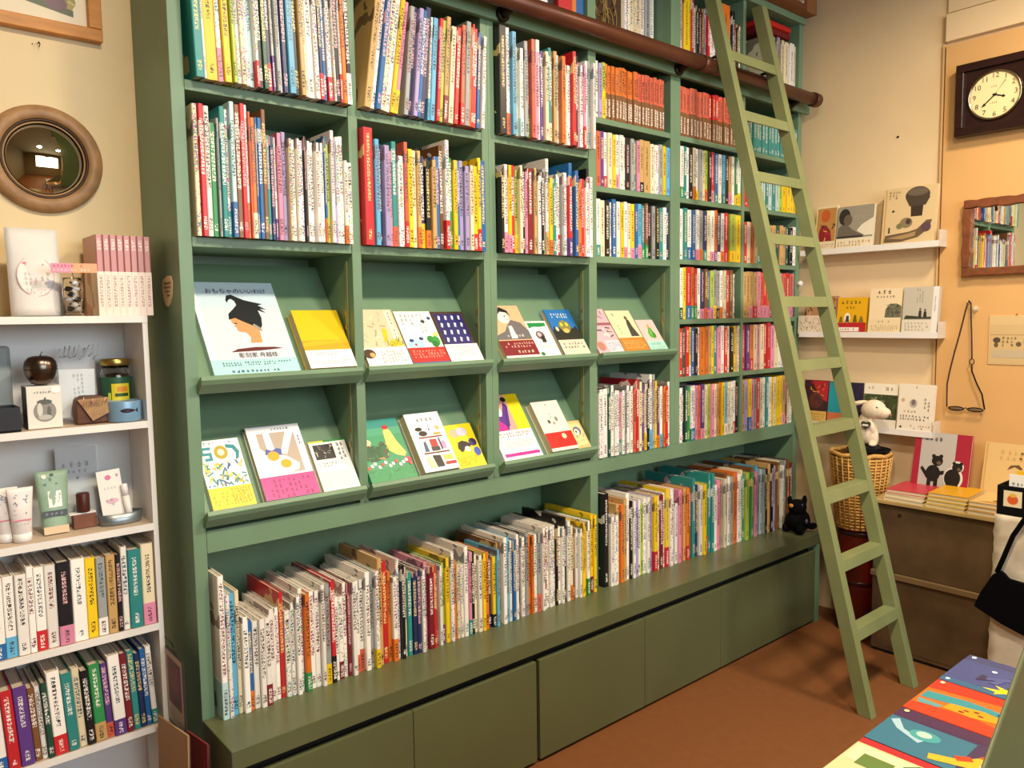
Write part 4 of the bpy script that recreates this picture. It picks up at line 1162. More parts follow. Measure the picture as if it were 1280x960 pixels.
# third shelf: tubes, pouch, stamp, lip balm
Z3 = .904
TUBE = [('s', .12, .45, .9, .92, 16, .006, ['#8a8f94', '#6aa0a4', '#b4a0c0', '#5a5a62']), ('r', .06, .30, .94, .33, '#cc6a80'), ('l', .2, .2, .8, .27, 1, '#c8c4c8')]
for i, (x, y, lb) in enumerate(((-.360, .165, 'white cream tube with speckled label at the left edge of the shelf'), (-.333, .142, 'white cream tube with a pink line beside the green pouch'))):
    t = thing('cream_tube', lb, 'tube', (x, y, Z3), 'cream tubes')
    prof = MB()
    vs, fs = [], []
    n = 16
    for z, rx, ry in ((.001, .019, .018), (.020, .019, .018), (.0205, .0195, .0185), (.085, .0235, .009), (.112, .026, .002), (.124, .0265, .0012)):
        for k in range(n):
            a = 2 * math.pi * k / n
            vs.append((rx * math.cos(a), ry * math.sin(a), z))
    for j in range(5):
        for k in range(n):
            a, b_ = j * n + k, j * n + (k + 1) % n
            fs.append((a, b_, b_ + n, a + n))
    fs += [list(range(n))[::-1], [5 * n + k for k in range(n)]]
    prof.add(vs, fs, None, True)
    prof.build('body', mat('white_plastic', '#e6e2e0', .35), t)
    MB().lathe([(0, .0004), (.0192, .0004), (.0194, .020), (0, .020)], 16).build('cap', mat('cap_white', '#efeeee', .3), t)
    pa = art(TUBE, .040, .10, 0, 'label_print', t, i)
    pa.matrix_local = frame((-.020, -.0195, .020), (1, 0, 0), (0, .17, 1), (0, -1, .17))
pouch('green_pouch', 'mint green pouch with a black strip and white label', 'pouch', -.262, .165, Z3, .052, .148, .024, mat('mint_foil', '#8fae96', .4, var=.06, scale=30),
      [('r', .0, 0, 1, .12, '#d8b890'), ('r', 0, .27, 1, .37, '#33363a'), ('l', .1, .29, .9, .35, 1, '#8a8e90'), ('r', .28, .42, .82, .68, '#eceeea'), ('l', .34, .48, .76, .64, 3, '#a8b0ac'), ('l', .1, .76, .9, .90, 2, '#3c6a58'), ('e', .18, .92, .1, .035, '#dfe6da'), ('e', .5, .94, .08, .025, '#3a4a42')], top=1.35, seed=6)
sk = thing('stamp_pack', 'clear hanging pack with a printed grey card', 'packet', (-.197, .222, Z3))
sk.rotation_euler = (rad(-4), 0, 0)
MB().box(-.045, .045, -.001, .001, .0008, .190).build('backing_card', mat('grey_blue_card', '#c0c9ce', .5), sk)
MB().box(-.048, .048, -.006, -.0055, .0008, .194).build('film', FILM, sk)
ka = art([('l', .10, .73, .92, .82, 1, '#3a444c'), ('l', .25, .655, .8, .72, 1, '#4a545c'), ('e', .5, .60, .04, .02, '#2a2e34'), ('r', .30, .24, .74, .47, '#c2ccd2')], .09, .19, 0, 'lettering', sk)
ka.matrix_local = frame((-.045, -.0014, .0008), (1, 0, 0), (0, 0, 1), (0, -1, 0))
ss = thing('rubber_stamp', 'brown wooden stamp block with a dark red handle', 'stamp', (-.195, .180, Z3))
MB().box(-.028, .022, -.014, .012, .0005, .034).build('block', mat('stamp_wood', '#7a4c38', .55, var=.12, scale=40), ss, bevel=.001)
MB().box(-.036, .022, -.010, .010, .0345, .038).build('white_pad', WHITE, ss)
MB().lathe([(0, .0385), (.014, .0385), (.015, .042), (.015, .082), (.013, .085), (0, .085)], 16, (-.003, 0, 0)).build('handle', mat('dark_red_wood', '#4a1f18', .4), ss)
dd = thing('tin_dish', 'oval grey tin dish holding the lip balm', 'dish', (-.121, .160, Z3))
MB().lathe([(0, .0005), (.047, .0005), (.048, .003), (.053, .028), (.0515, .028), (.0465, .004), (0, .003)], 28, sx=1., sy=.5).build('body', mat('galvanised_tin', '#8d979c', .35, metal=.8, var=.2, scale=30), dd)
lc = thing('lip_balm_card', 'white card with a pink mark standing in the tin dish', 'card', (-.131, .166, Z3 + .005))
lc.rotation_euler = (rad(-8), rad(-4), 0)
MB().box(-.026, .028, 0, .0012, 0, .128).build('card', PAPERW, lc)
ca = art([('e', .45, .86, .13, .05, '#d4709a'), ('e', .84, .88, .06, .03, '#b49aa8'), ('l', .2, .62, .8, .68, 1, '#c8c0c8'), ('e', .5, .40, .26, .05, '#e0b4c4'), ('l', .2, .3, .8, .46, 2, '#b89aa8')], .054, .128, 0, 'lettering', lc)
ca.matrix_local = frame((-.026, -.0003, 0), (1, 0, 0), (0, 0, 1), (0, -1, 0))
ls = thing('lip_balm', 'white lip balm stick leaning on its card in the dish', 'lip balm', (-.099, .160, Z3 + .006))
ls.rotation_euler = (rad(-8), rad(-5), 0)
MB().lathe([(0, 0), (.0085, 0), (.0085, .06), (0, .06)], 14).build('tube', PAPERW, ls)
MB().lathe([(0, .0605), (.0082, .0605), (.0082, .088), (.006, .090), (0, .090)], 14).build('cap', mat('cap_white', '#efeeee', .3), ls)

# ------------------------------------------------------------------ left wall: picture and convex mirror
pf = thing('framed_picture', 'painting in an orange wooden frame at the top left of the wall', 'picture', (-.265, YB, 2.095))
pf.rotation_euler = (0, 0, 0)
FRM = mat('honey_wood', '#c27f2e', .4, var=.18, scale=14, stretch=(1, 1, 6))
FW, FH = .36, .32
for a in ((0, FW, 0, .030), (0, FW, FH - .03, FH), (0, .030, .0305, FH - .0305), (FW - .030, FW, .0305, FH - .0305)):
    MB().box(a[0] - FW + .19, a[1] - FW + .19, -.028, -.0005, a[2], a[3]).build('frame_bar', FRM, pf, bevel=.002)
MB().box(-FW + .2203, .1597, -.010, -.0006, .0306, FH - .0306).build('mount_board', mat('mount_cream', '#efe4c8', .8), pf)
pa = art([('p', [(0.1, .26), (.45, .20), (.88, .12), (.92, .2), (.9, .6), (.7, .9), (.2, .95), (.05, .6)], '#a8924c'), ('s', .06, .16, .92, .95, 140, .018, ['#7a8a4a', '#5a4a6a', '#b86a4a', '#d0a83a', '#3a5a4a', '#8a3a4a', '#c8b878', '#6a7a8a']), ('p', [(.1, .22), (.5, .16), (.9, .08), (.9, .14), (.5, .22), (.1, .28)], '#4a5a3c'), ('e', .78, .18, .08, .06, '#6a4a5a'), ('e', .12, .3, .05, .04, '#5a4a7a')], FW - .06, FH - .06, 0, 'painting', pf, 4)
pa.matrix_local = frame((-FW + .22, -.0104, .03), (1, 0, 0), (0, 0, 1), (0, -1, 0))
nl = thing('wall_nail', 'small bent nail in the wall under the framed picture', 'nail', (-.213, YB, 2.072))
MB().tube([(0, -.0005, 0), (0, -.012, 0), (.001, -.016, -.006), (0, -.012, -.012)], .0014, 6).build('shank', IRON, nl)
MB().ball((-.012, -.001, -.004), .0015, None, 6, 4).build('pin', IRON, nl)
cm = thing('convex_mirror', 'round convex mirror in a carved wooden frame on the left wall', 'mirror', (-.216, YB, 1.797))
FW2 = mat('carved_oak', '#a07a52', .5, var=.22, scale=26, bump=.5, bscale=50)
MB().lathe([(.088, .0005), (.126, .0005), (.128, .006), (.1265, .014), (.118, .022), (.104, .024), (.096, .020), (.0945, .013)], 56, (0, 0, 0), 'y').build('carved_ring', FW2, cm)
MB().lathe([(.0943, .0125), (.0935, .015), (.0905, .015), (.0895, .009)], 56, (0, 0, 0), 'y').build('dark_fillet', mat('dark_wood', '#3a2418', .4), cm)
MB().lathe([(.0893, .009), (.087, .0115), (.0845, .010)], 56, (0, 0, 0), 'y').build('inner_bead', mat('gold_bead', '#8a6a42', .4, metal=.3), cm)
RR = .16
MB().lathe([(.0845 * k / 12, .006 + math.sqrt(RR * RR - (.0845 * k / 12) ** 2) - math.sqrt(RR * RR - .0845 ** 2)) for k in range(12, -1, -1)], 56, (0, 0, 0), 'y').build('mirror_glass', mat('silvered_glass', '#d8cfae', .015, metal=1.), cm)

# ------------------------------------------------------------------ right wall: clock, small mirror, glasses, print
ck = thing('wall_clock', 'square dark wooden wall clock on the right wall', 'clock', (XR - .0185, -.795, 2.222))
DW = mat('dark_walnut', '#2a1512', .3, var=.25, scale=8, stretch=(1, 1, 5))
CH = .138
for a in ((-CH, CH, -CH, -CH + .03), (-CH, CH, CH - .03, CH), (-CH, -CH + .03, -CH + .0303, CH - .0303), (CH - .03, CH, -CH + .0303, CH - .0303)):
    MB().box(-.050, -.0004, a[0], a[1], a[2], a[3]).build('frame_bar', DW, ck, bevel=.003)
MB().box(-.036, -.0006, -CH + .0304, CH - .0304, -CH + .0304, CH - .0304).build('case_front', DW, ck)
MB().lathe([(.088, .0362), (.093, .0362), (.095, .040), (.093, .046), (.089, .047), (.086, .043)], 48, (0, 0, 0), 'x').build('bezel', mat('steel_bezel', '#9a8f78', .25, metal=1.), ck)
MB().lathe([(0, .0375), (.087, .0375)], 48, (0, 0, 0), 'x').build('dial', mat('cream_dial', '#efdca8', .5), ck)
ci = []
for k in range(12):
    a = math.pi / 2 - 2 * math.pi * (k + 1) / 12
    ci.append(('t', str(k + 1), .5 + .4 * math.cos(a), .5 + .4 * math.sin(a), .027, '#2a2018'))
ci += [('l', .42, .66, .58, .70, 1, '#8a7a58'), ('l', .40, .32, .60, .36, 1, '#7a6a48')]


def hand(ang, l, wd):
    c, s = math.cos(ang), math.sin(ang)
    f = lambda u, v: (.5 + u * c - v * s, .5 + u * s + v * c)
    return ('p', [f(-.05, -wd * .5), f(l * .7, -wd * .5), f(l * .75, -wd * 1.3), f(l, 0), f(l * .75, wd * 1.3), f(l * .7, wd * .5), f(-.05, wd * .5)], '#16100c')


# hands at about twenty to four
sa = math.pi / 2 - 2 * math.pi * 6 / 60
for nm_, it_, dx_ in [('numeral', [k_], 0.) for k_ in ci[:12]] + [('maker_mark', [ci[12]], 0.), ('maker_mark', [ci[13]], 0.)] + [ ('hour_hand', [hand(math.pi / 2 - 2 * math.pi * (3 + 38 / 60) / 12, .22, .026)], .0008), ('minute_hand', [hand(math.pi / 2 - 2 * math.pi * 38 / 60, .34, .024)], .0014),
                      ('second_hand', [('p', [(.5, .5), (.5 + .34 * math.cos(sa) - .005, .5 + .34 * math.sin(sa)), (.5 + .34 * math.cos(sa) + .005, .5 + .34 * math.sin(sa) - .004)], '#4a3a2c')], .002), ('centre_cap', [('e', .5, .5, .028, .028, '#16100c')], .0024)]:
    dn = art(it_, .18, .18, 0, nm_, ck)
    dn.matrix_local = frame((-.0378 - dx_, .09, -.09), (0, -1, 0), (0, 0, 1), (-1, 0, 0))

fm_ = thing('framed_mirror', 'small mirror in a rough brown wooden frame below the clock', 'mirror', (XR - .0185, -.83, 1.685))
RW = mat('rough_bark_wood', '#7a4424', .6, var=.3, scale=18, bump=.6, bscale=35)
rn = random.Random(3)


def rough_bar(y0, y1, z0, z1):
    b = MB()
    vert = (z1 - z0) > (y1 - y0)
    n = 12
    pts = []
    for i in range(n + 1):
        t = i / n
        j = rn.uniform(-.003, .003)
        pts.append((y0 + j, z0 + (z1 - z0) * t) if vert else (y0 + (y1 - y0) * t, z0 + j))
    for i in range(n, -1, -1):
        t = i / n
        j = rn.uniform(-.003, .003)
        pts.append((y1 + j, z0 + (z1 - z0) * t) if vert else (y0 + (y1 - y0) * t, z1 + j))
    b.extr([(-.028, y, z) for y, z in pts], (.0276, 0, 0))
    return b.build('frame_bar', RW, fm_, bevel=.003)


rough_bar(-.136, .136, .118, .150)
rough_bar(-.136, .136, -.150, -.118)
rough_bar(.106, .138, -.116, .116)
rough_bar(-.138, -.106, -.116, .116)
MB().box(-.010, -.0006, -.108, .108, -.120, .120).build('mirror_glass', mat('flat_mirror', '#e8ece4', .01, metal=1.), fm_)

gl = thing('hanging_glasses', 'reading glasses hanging by a dark cord from a wall hook', 'glasses', (XR - .019, -.722, 1.43))
CORD = mat('brown_cord', '#3a1f18', .6)
yl, yr, zb = .068, -.072, -.425
MB().tube([(-.012, .006, 0), (-.013, .010, -.02), (-.014, .030, -.12), (-.015, .048, -.20), (-.016, .062, -.27), (-.017, .071, -.33), (-.018, .070, -.40), (-.02, yl, zb)], .0028, 6).build('cord', CORD, gl)
MB().tube([(-.012, -.006, 0), (-.013, -.008, -.05), (-.014, -.013, -.12), (-.015, -.017, -.20), (-.016, -.018, -.225)], .0028, 6).build('cord', CORD, gl)
MB().tube([(-.016, -.018 + .009 * math.cos(k * .52), -.236 + .011 * math.sin(k * .52)) for k in range(12)], .002, 6, closed=True).build('loop_ring', CORD, gl)
MB().tube([(-.016, -.018, -.248), (-.016, -.020, -.275), (-.017, -.040, -.325), (-.018, -.060, -.365), (-.02, yr, zb)], .003, 6).build('temple_arm', BLACK, gl)
for s in (-1, 1):
    c = -.002 + s * .036
    MB().tube([(-.02, c + .029 * math.cos(k * .4488), zb - .004 + .008 * math.sin(k * .4488)) for k in range(14)], .0022, 6, closed=True).build('lens_rim', BLACK, gl)
    MB().lathe([(0, .0), (.0285, .0), (.0285, .001), (0, .001)], 14, (-.0195, c, zb - .004), 'x', sy=.27).build('lens', mat('smoky_lens', '#6a5a44', .1, alpha=.6), gl)
MB().tube([(-.02, -.009, zb - .003), (-.021, -.002, zb + .002), (-.02, .005, zb - .003)], .002, 6).build('bridge', BLACK, gl)
MB().tube([(-.0005, 0, .002), (-.014, 0, .002), (-.018, 0, .008)], .003, 8).build('hook', IRON, gl)
kn = thing('clear_hook', 'clear plastic wall hook beside the hanging glasses', 'hook', (XR - .0185, -.742, 1.405))
MB().lathe([(.001, .0004), (.012, .0004), (.0125, .003), (.009, .006), (.006, .014), (.010, .017), (.001, .018)], 16, (0, 0, 0), 'x').build('knob', mat('clear_plastic', '#efe0c0', .1, alpha=.45), kn)
pw = thing('small_print', 'small pale print of two birds in a clear sleeve, right edge', 'picture', (XR - .0185, -.885, 1.185))
MB().box(-.003, -.0004, -.10, .092, 0, .192).build('sleeve', mat('sleeve_card', '#d9bd8a', .5), pw, bevel=.001)
pp = art([('r', .02, .02, .98, .82, '#d2b684'), ('r', .02, .60, .98, .62, '#b89c6c'), ('e', .15, .50, .07, .06, '#5a4a3a'), ('e', .14, .40, .04, .05, '#6a5a44'), ('e', .55, .42, .05, .05, '#6a5a44'), ('l', .24, .36, .5, .58, 3, '#8a744e'), ('r', .06, .14, .9, .30, '#c4b494'), ('e', .72, .5, .1, .08, '#c8b080')], .19, .19, 0, 'print', pw)
pp.matrix_local = frame((-.0033, .091, .001), (0, -1, 0), (0, 0, 1), (-1, 0, 0))
MB().tube([(-.0005, -.004, .197), (-.008, -.004, .197)], .002, 6).build('pin', BRASS, pw)
for i, (y, z) in enumerate(((-.41, 2.14), (-.545, 1.915))):
    q = thing('wall_screw', ('dark screw in the bare cream wall beside the ladder', 'tiny nail in the panel seam under the clock')[i], 'screw', (XR if i == 0 else XR - .0005, y, z))
    MB().lathe([(0, .004), (.004, .0035), (.005, .0004), (0, .0002)], 10, (0, 0, 0), 'x').build('head', IRON, q)
MB().lathe([(0, .0), (.008, .0), (.010, .006), (.013, .012), (.012, .020), (.006, .024), (0, .024)], 14, (2.785, -.0004, 1.535), 'y').build('knob', WHITE, bc)

# ------------------------------------------------------------------ tin cabinet and the things on it
tcab = thing('metal_cabinet', 'brown metal cabinet with two tiers against the right wall', 'cabinet', (2.545, -.72, 0))
TIN = mat('brown_steel', '#604c34', .5, metal=.15, var=.28, scale=7, bump=.05)
TOPM = mat('tan_top', '#b49a62', .6, var=.12, scale=8)
MB().box(.012, .30, -.52, .235, .012, .318).build('lower_body', TIN, tcab, bevel=.003)
MB().box(.012, .30, -.52, .235, .343, .625).build('upper_body', TIN, tcab, bevel=.003)
MB().box(0, .30, -.525, .238, .3185, .3425).build('middle_ledge', mat('ledge_steel', '#7d6746', .5, metal=.15), tcab, bevel=.003)
MB().box(.02, .30, -.51, .225, 0, .0115).build('plinth', DARK, tcab)
tp = MB()
tp.box(-.008, .297, -.527, .24, .6255, .640)
tp.build('top_panel', TOPM, tcab, bevel=.002)
for y in (.13, -.24):
    MB().lathe([(0, .010), (.004, .009), (.006, .0004)], 10, (.0118, y, .585), 'x').build('rivet', IRON, tcab)
MB().box(.0105, .0118, -.50, .21, .03, .30).build('lower_door', TIN, tcab)
ZT = .640


def flat_book(label, x, y, z, w, d, t, yaw, col, group, items=None):
    M = Matrix.Translation((x, y, z)) @ Matrix.Rotation(yaw, 4, 'Z') @ frame((0, 0, 0), (0, -1, 0), (1, 0, 0), (0, 0, 1))
    return face_book('stacked_book', label, M, w, d, t, col, items, False, 'book', group)


# piles: X of the book runs along -y, its height towards +x (the wall)
for i in range(3):
    flat_book(f"pink-covered book lying on the cabinet, {('bottom', 'middle', 'top')[i]} of its pile", 2.548 + .004 * i, -.528 - .003 * i, ZT + .0006 + .0152 * i, .150, .20, .0145, rad(-3 + 3 * i), ('#e2d4b4', '#d8c8a8', '#bf3a4c')[i], 'pink pile on the cabinet')
for i in range(4):
    flat_book(f"yellow-covered book lying on the cabinet, {('bottom', 'second lowest', 'second highest', 'top')[i]} of its pile", 2.545 + .003 * i, -.690 - .002 * i, ZT + .0006 + .0142 * i, .140, .20, .0135, rad(-2 + 1.5 * i), ('#d9be6a', '#cdb04a', '#d8bc60', '#d9a41c')[i], 'yellow pile on the cabinet')
for i in range(3):
    flat_book(f"tan-covered book lying on the cabinet, {('bottom', 'middle', 'top')[i]} of its pile", 2.540 + .003 * i, -.840 - .002 * i, ZT + .0006 + .0162 * i, .160, .21, .0155, rad(-2 + 2 * i), ('#c8a468', '#b98f50', '#d9b878')[i], 'tan pile on the cabinet',
              [('p', [(.15, .10), (.30, .22), (.6, .20), (.75, .10), (.5, .06)], '#b08848'), ('e', .5, .3, .12, .08, '#8a5a30')] if i == 2 else None)


def stand_book(label, x, y, z, w, h, t, col, items, tilt=12., yaw=0., rtl=False):
    a = rad(tilt)
    M = Matrix.Translation((x, y, z)) @ Matrix.Rotation(yaw, 4, 'Z') @ frame((0, 0, 0), (0, -1, 0), (math.sin(a), 0, math.cos(a)), (-math.cos(a), 0, math.sin(a)))
    return face_book('standing_book', label, M, w, h, t, col, items, rtl, 'book', 'books standing on the cabinet')


stand_book('red and grey picture book with two black bear cubs', 2.742, -.553, ZT + .0005, .216, .262, .014, '#a32238', [
    ('r', .12, 0, .74, 1, '#b9b6b0'), ('e', .74, .32, .17, .17, '#dcd8d0'), ('e', .80, .50, .11, .09, '#dcd8d0'), ('r', .60, .04, .86, .2, '#dcd8d0'),
    ('e', .38, .36, .13, .13, '#1c1816'), ('e', .44, .56, .10, .08, '#1c1816'), ('e', .37, .63, .035, .03, '#1c1816'), ('e', .50, .635, .035, .03, '#1c1816'), ('p', [(.30, .34), (.18, .46), (.15, .42), (.28, .27)], '#1c1816'), ('p', [(.46, .40), (.58, .42), (.57, .36), (.46, .33)], '#1c1816'), ('r', .29, .06, .36, .30, '#1c1816'), ('r', .41, .06, .48, .30, '#1c1816'), ('e', .47, .53, .04, .03, '#6a5444'),
    ('e', .73, .32, .14, .14, '#1c1816'), ('e', .80, .49, .09, .07, '#1c1816'), ('e', .74, .55, .03, .027, '#1c1816'), ('e', .86, .55, .03, .027, '#1c1816'), ('r', .63, .06, .70, .26, '#1c1816'), ('r', .77, .06, .84, .26, '#1c1816'), ('e', .83, .465, .035, .027, '#6a5444'), ('l', .18, .86, .62, .93, 1, '#4a4440')])
stand_book('tan picture book with a small drawn child, leaning by the wall', 2.750, -.812, ZT + .0005, .175, .245, .012, '#d6b478', [
    ('r', .03, .02, .06, .98, '#c49a5c'), ('l', .3, .72, .9, .9, 2, '#c4a064'), ('p', [(.48, .58), (.54, .66), (.70, .68), (.78, .62), (.74, .60), (.62, .64)], '#6a4a2c'), ('e', .42, .22, .06, .045, '#8a4a2c'), ('p', [(.2, .10), (.36, .16), (.6, .14), (.7, .10)], '#c09a5c'), ('e', .74, .86, .03, .02, '#7a5a34'), ('e', .72, .78, .03, .02, '#7a5a34')], tilt=14)

# dark red drum, basket, hat and toy lamb
dr = thing('red_drum', 'dark red round drum stool between bench and cabinet', 'stool', (2.745, -.345, 0))
RED = mat('dark_red_lacquer', '#64190f', .3, var=.2, scale=6)
MB().lathe([(0, .0005), (.092, .0005), (.097, .01), (.097, .21), (.097, .43), (.094, .452), (.08, .456), (0, .456)], 32).build('shell', RED, dr)
for z in (.018, .222, .440):
    MB().lathe([(.0972, z - .010), (.1000, z - .007), (.1000, z + .007), (.0972, z + .010)], 32).build('hoop', mat('drum_hoop', '#34100c', .3), dr)
bk = thing('wicker_basket', 'tall woven wicker basket standing on the red drum', 'basket', (2.725, -.345, .4575))
WK = mat('wicker', '#bb8a42', .6, var=.3, scale=60)
WK2 = mat('wicker_light', '#cda055', .6, var=.25, scale=60)
MB().lathe([(0, .0005), (.085, .0005), (.118, .325), (.114, .325), (.082, .006), (0, .006)], 28).build('inner_shell', mat('wicker_dark', '#6a4620', .8), bk)
n_st, n_rw = 28, 24
for ri in range(n_rw):
    z = .008 + .0133 * ri
    r = .0872 + .033 * z / .325
    path = []
    for k in range(n_st * 2):
        a = 2 * math.pi * k / (n_st * 2)
        rr_ = r + (.0022 if (k // 2 + ri) % 2 else -.0002)
        path.append((rr_ * math.cos(a), rr_ * math.sin(a), z))
    MB().tube(path, .0058, 5, closed=True).build('woven_strand', (WK, WK2)[ri % 2], bk)
for k in range(n_st):
    a = 2 * math.pi * (k + .25) / n_st
    MB().tube([((.0935 + .033 * z / .325) * math.cos(a), (.0935 + .033 * z / .325) * math.sin(a), z) for z in (.006, .16, .322)], .0032, 5).build('stake', WK2, bk)
MB().tube([(.119 * math.cos(k * .2244), .119 * math.sin(k * .2244), .332 + .004 * math.sin(k * 1.8)) for k in range(28)], .0095, 8, closed=True).build('rim', WK2, bk)
ht = thing('black_hat', 'flat black dish lying across the basket rim under the toy lamb', 'dish', (2.715, -.385, .8005))
MB().lathe([(0, .0), (.06, .0), (.085, .006), (.088, .012), (.084, .012), (.06, .006), (0, .006)], 28).build('brim', BLACK, ht)
MB().lathe([(0, .0065), (.045, .0065), (.045, .024), (.040, .028), (0, .028)], 24).build('crown', mat('black_felt', '#141418', .8), ht)

lm = thing('toy_lamb', 'cream plush lamb figure with a silver heart badge', 'toy', (2.705, -.385, .8295))


def fused(name, parts, m, parent, vox=.004):
    b = MB()
    for p in parts:
        b.ball(*p)
    o = b.build(name, None, parent)
    md = o.modifiers.new('fuse', 'REMESH')
    md.mode = 'VOXEL'
    md.voxel_size = vox
    md.use_smooth_shade = True
    s = o.modifiers.new('soften', 'SMOOTH')
    s.iterations = 6
    bpy.context.view_layer.update()
    me = bpy.data.meshes.new_from_object(o.evaluated_get(bpy.context.evaluated_depsgraph_get()))
    o.modifiers.clear()
    o.data = me
    me.materials.clear()
    me.materials.append(m)
    return o


PLUSH = mat('cream_plush', '#e6d6bc', .9, var=.08, scale=60, bump=.5, bscale=220)
EY = Euler((0, 0, 0)).to_matrix()


def rot(x, y, z):
    return Euler((rad(x), rad(y), rad(z))).to_matrix()


# the lamb sits upright, its head turned to the right of the picture (-y) and tilted down
fused('body', [((0, .005, .055), (.040, .046, .055), None, 16, 12), ((0, .010, .105), (.028, .030, .035), None, 14, 10),
               ((-.004, -.030, .034), (.018, .017, .036), None, 12, 8), ((-.010, .034, .030), (.020, .018, .030), None, 12, 8), ((-.02, -.03, .008), (.026, .016, .010), None, 12, 8), ((-.022, .034, .008), (.026, .016, .010), None, 12, 8),
               ((-.004, -.022, .155), (.040, .052, .042), None, 16, 12, rot(-14, 0, 0)), ((-.004, -.062, .142), (.027, .034, .025), None, 14, 10, rot(-14, 0, 0)),
               ((-.02, .040, .075), (.014, .016, .034), None, 12, 8, rot(20, 0, 0)), ((-.022, -.022, .085), (.014, .015, .030), None, 12, 8, rot(-20, 0, 0))], PLUSH, lm)
for s in (-1, 1):
    eo = MB().ball((.004 + s * .020 - .012, .044, .178), (.011, .034, .010), None, 12, 8, rot(-12, 0, s * 10)).build('ear', PLUSH, lm)
    MB().ball((.004 + s * .020 - .014, .046, .181), (.007, .026, .006), None, 10, 6, rot(-12, 0, s * 10)).build('inner_ear', mat('pink_felt', '#d08a78', .8), eo)
MB().ball((-.004, -.094, .136), (.010, .005, .007), None, 10, 6).build('nose', mat('brown_felt', '#8a6450', .8), lm)
for s in (-1, 1):
    MB().ball((-.004 + s * .030, -.050, .168), .0035, None, 8, 6).build('eye', BLACK, lm)
hb = MB()
hp = []
for k in range(24):
    t = 2 * math.pi * k / 24
    hp.append((16 * math.sin(t) ** 3 / 16 * .020, (13 * math.cos(t) - 5 * math.cos(2 * t) - 2 * math.cos(3 * t) - math.cos(4 * t)) / 16 * .020))
hb.extr([(-.052, -.012 - a, .092 + b) for a, b in hp], (.010, 0, 0))
hbo = hb.build('heart_badge', mat('silver_badge', '#6a6658', .3, metal=.8), lm, bevel=.002)
MB().box(-.0545, -.0522, -.024, .000, .088, .096).build('badge_plate', PAPERW, hbo)

# black plush cat at the end of the bench
ct = thing('plush_cat', 'small black plush cat at the right end of the bench', 'toy', (2.615, -.118, .4115))
ct.scale = (1.18, 1.18, 1.18)
BF = mat('black_plush', '#040406', .9, spec=.15, bump=.4, bscale=200)
fused('body', [((0, 0, .045), (.052, .044, .046), None, 16, 12), ((-.012, -.004, .098), (.036, .034, .032), None, 14, 10), ((-.030, .018, .124), (.010, .010, .020), None, 8, 6), ((.008, -.022, .126), (.010, .010, .020), None, 8, 6), ((-.034, -.030, .018), (.022, .016, .018), None, 10, 8), ((-.03, .03, .018), (.022, .016, .018), None, 10, 8), ((.045, -.035, .020), (.030, .014, .013), None, 10, 8)], BF, ct, .003)
MB().ball((-.044, .004, .108), (.006, .010, .008), None, 10, 6).build('nose_patch', mat('orange_felt', '#c8842c', .7), ct)
for s in (-1, 1):
    MB().ball((-.034 + .012 * (s < 0), -.010 - .018 * s * -1, .112), .0045, None, 8, 6).build('eye', mat('glass_eye', '#4a5a78', .1), ct)
MB().ball((-.020, -.046, .052), (.008, .006, .010), None, 8, 6).build('badge', mat('dull_blue_badge', '#4a4868', .3), ct)

# ------------------------------------------------------------------ right edge: white wrapped stand, tote bag, card box
wbag = thing('white_paper_bag', 'tall crumpled white paper bag beside the metal cabinet', 'bag', (2.43, -1.10, 0))
b = MB()
rn = random.Random(21)
nz, npn = 34, 44
vs, fs = [], []
for j in range(nz + 1):
    v = j / nz
    for k in range(npn):
        a = 2 * math.pi * (k + .5) / npn
        cx, cy = math.cos(a), math.sin(a)
        q = max(abs(cx), abs(cy))
        r = rn.uniform(-.004, .004) * (1 if 0 < j < nz else .3)
        vs.append((cx / q * .075 * (1 - .06 * v) + r, cy / q * .115 * (1 - .04 * v) + r, v * .70 + .001))
for j in range(nz):
    for k in range(npn):
        a, c = j * npn + k, j * npn + (k + 1) % npn
        fs.append((a, c, c + npn, a + npn))
fs += [list(range(npn))[::-1], [nz * npn + k for k in range(npn)]]
b.add(vs, fs, None, True)
b.build('paper_body', mat('crumpled_white', '#cfc4ae', .55, bump=.5, bscale=18), wbag)
bb = thing('black_card_box', 'black box with a small fruit picture on the white bag', 'box', (2.43, -1.10, .7025))
MB().box(-.07, .07, -.10, .105, .0005, .012).build('base', BLACK, bb)
for a in ((-.07, -.064, -.10, .105), (.064, .07, -.10, .105), (-.064, .064, -.10, -.094), (-.064, .064, .099, .105)):
    MB().box(*a, .012, .10).build('wall', BLACK, bb)
fr = art([('r', .0, .0, 1, 1, '#e8d8b0'), ('e', .5, .45, .3, .3, '#d8602c'), ('e', .5, .72, .2, .12, '#e6b43a')], .055, .055, 0, 'picture', bb)
fr.matrix_local = frame((-.0704, .085, .030), (0, -1, 0), (0, 0, 1), (-1, 0, 0))
for i in range(6):
    c = ('#f0eee6', '#e2b81c', '#f0eee6', '#22222a', '#e8e4d8', '#d8a820')[i]
    cd_ = thing('postcard', ('white', 'yellow', 'ivory', 'dark', 'pale', 'golden')[i] + ' card standing in the black box at the right edge', 'card', (2.385 + .012 * i, -1.055 - .018 * i, .7155), 'cards in the black box')
    MB().box(-.002, .0, -.032, .032, 0, .125 + .012 * (i % 3)).build('card', mat('card_' + c.strip('#'), c, .6), cd_)
    cq = art([('l', .1, .2, .9, .8, 4, '#5a5650')], .06, .08, 0, 'lettering', cd_)
    cq.matrix_local = frame((-.0022, .03, .035), (0, -1, 0), (0, 0, 1), (-1, 0, 0))
tt = thing('black_tote_bag', 'black cloth tote bag hanging at the right edge', 'bag', (2.325, -1.06, .27))
b = MB()
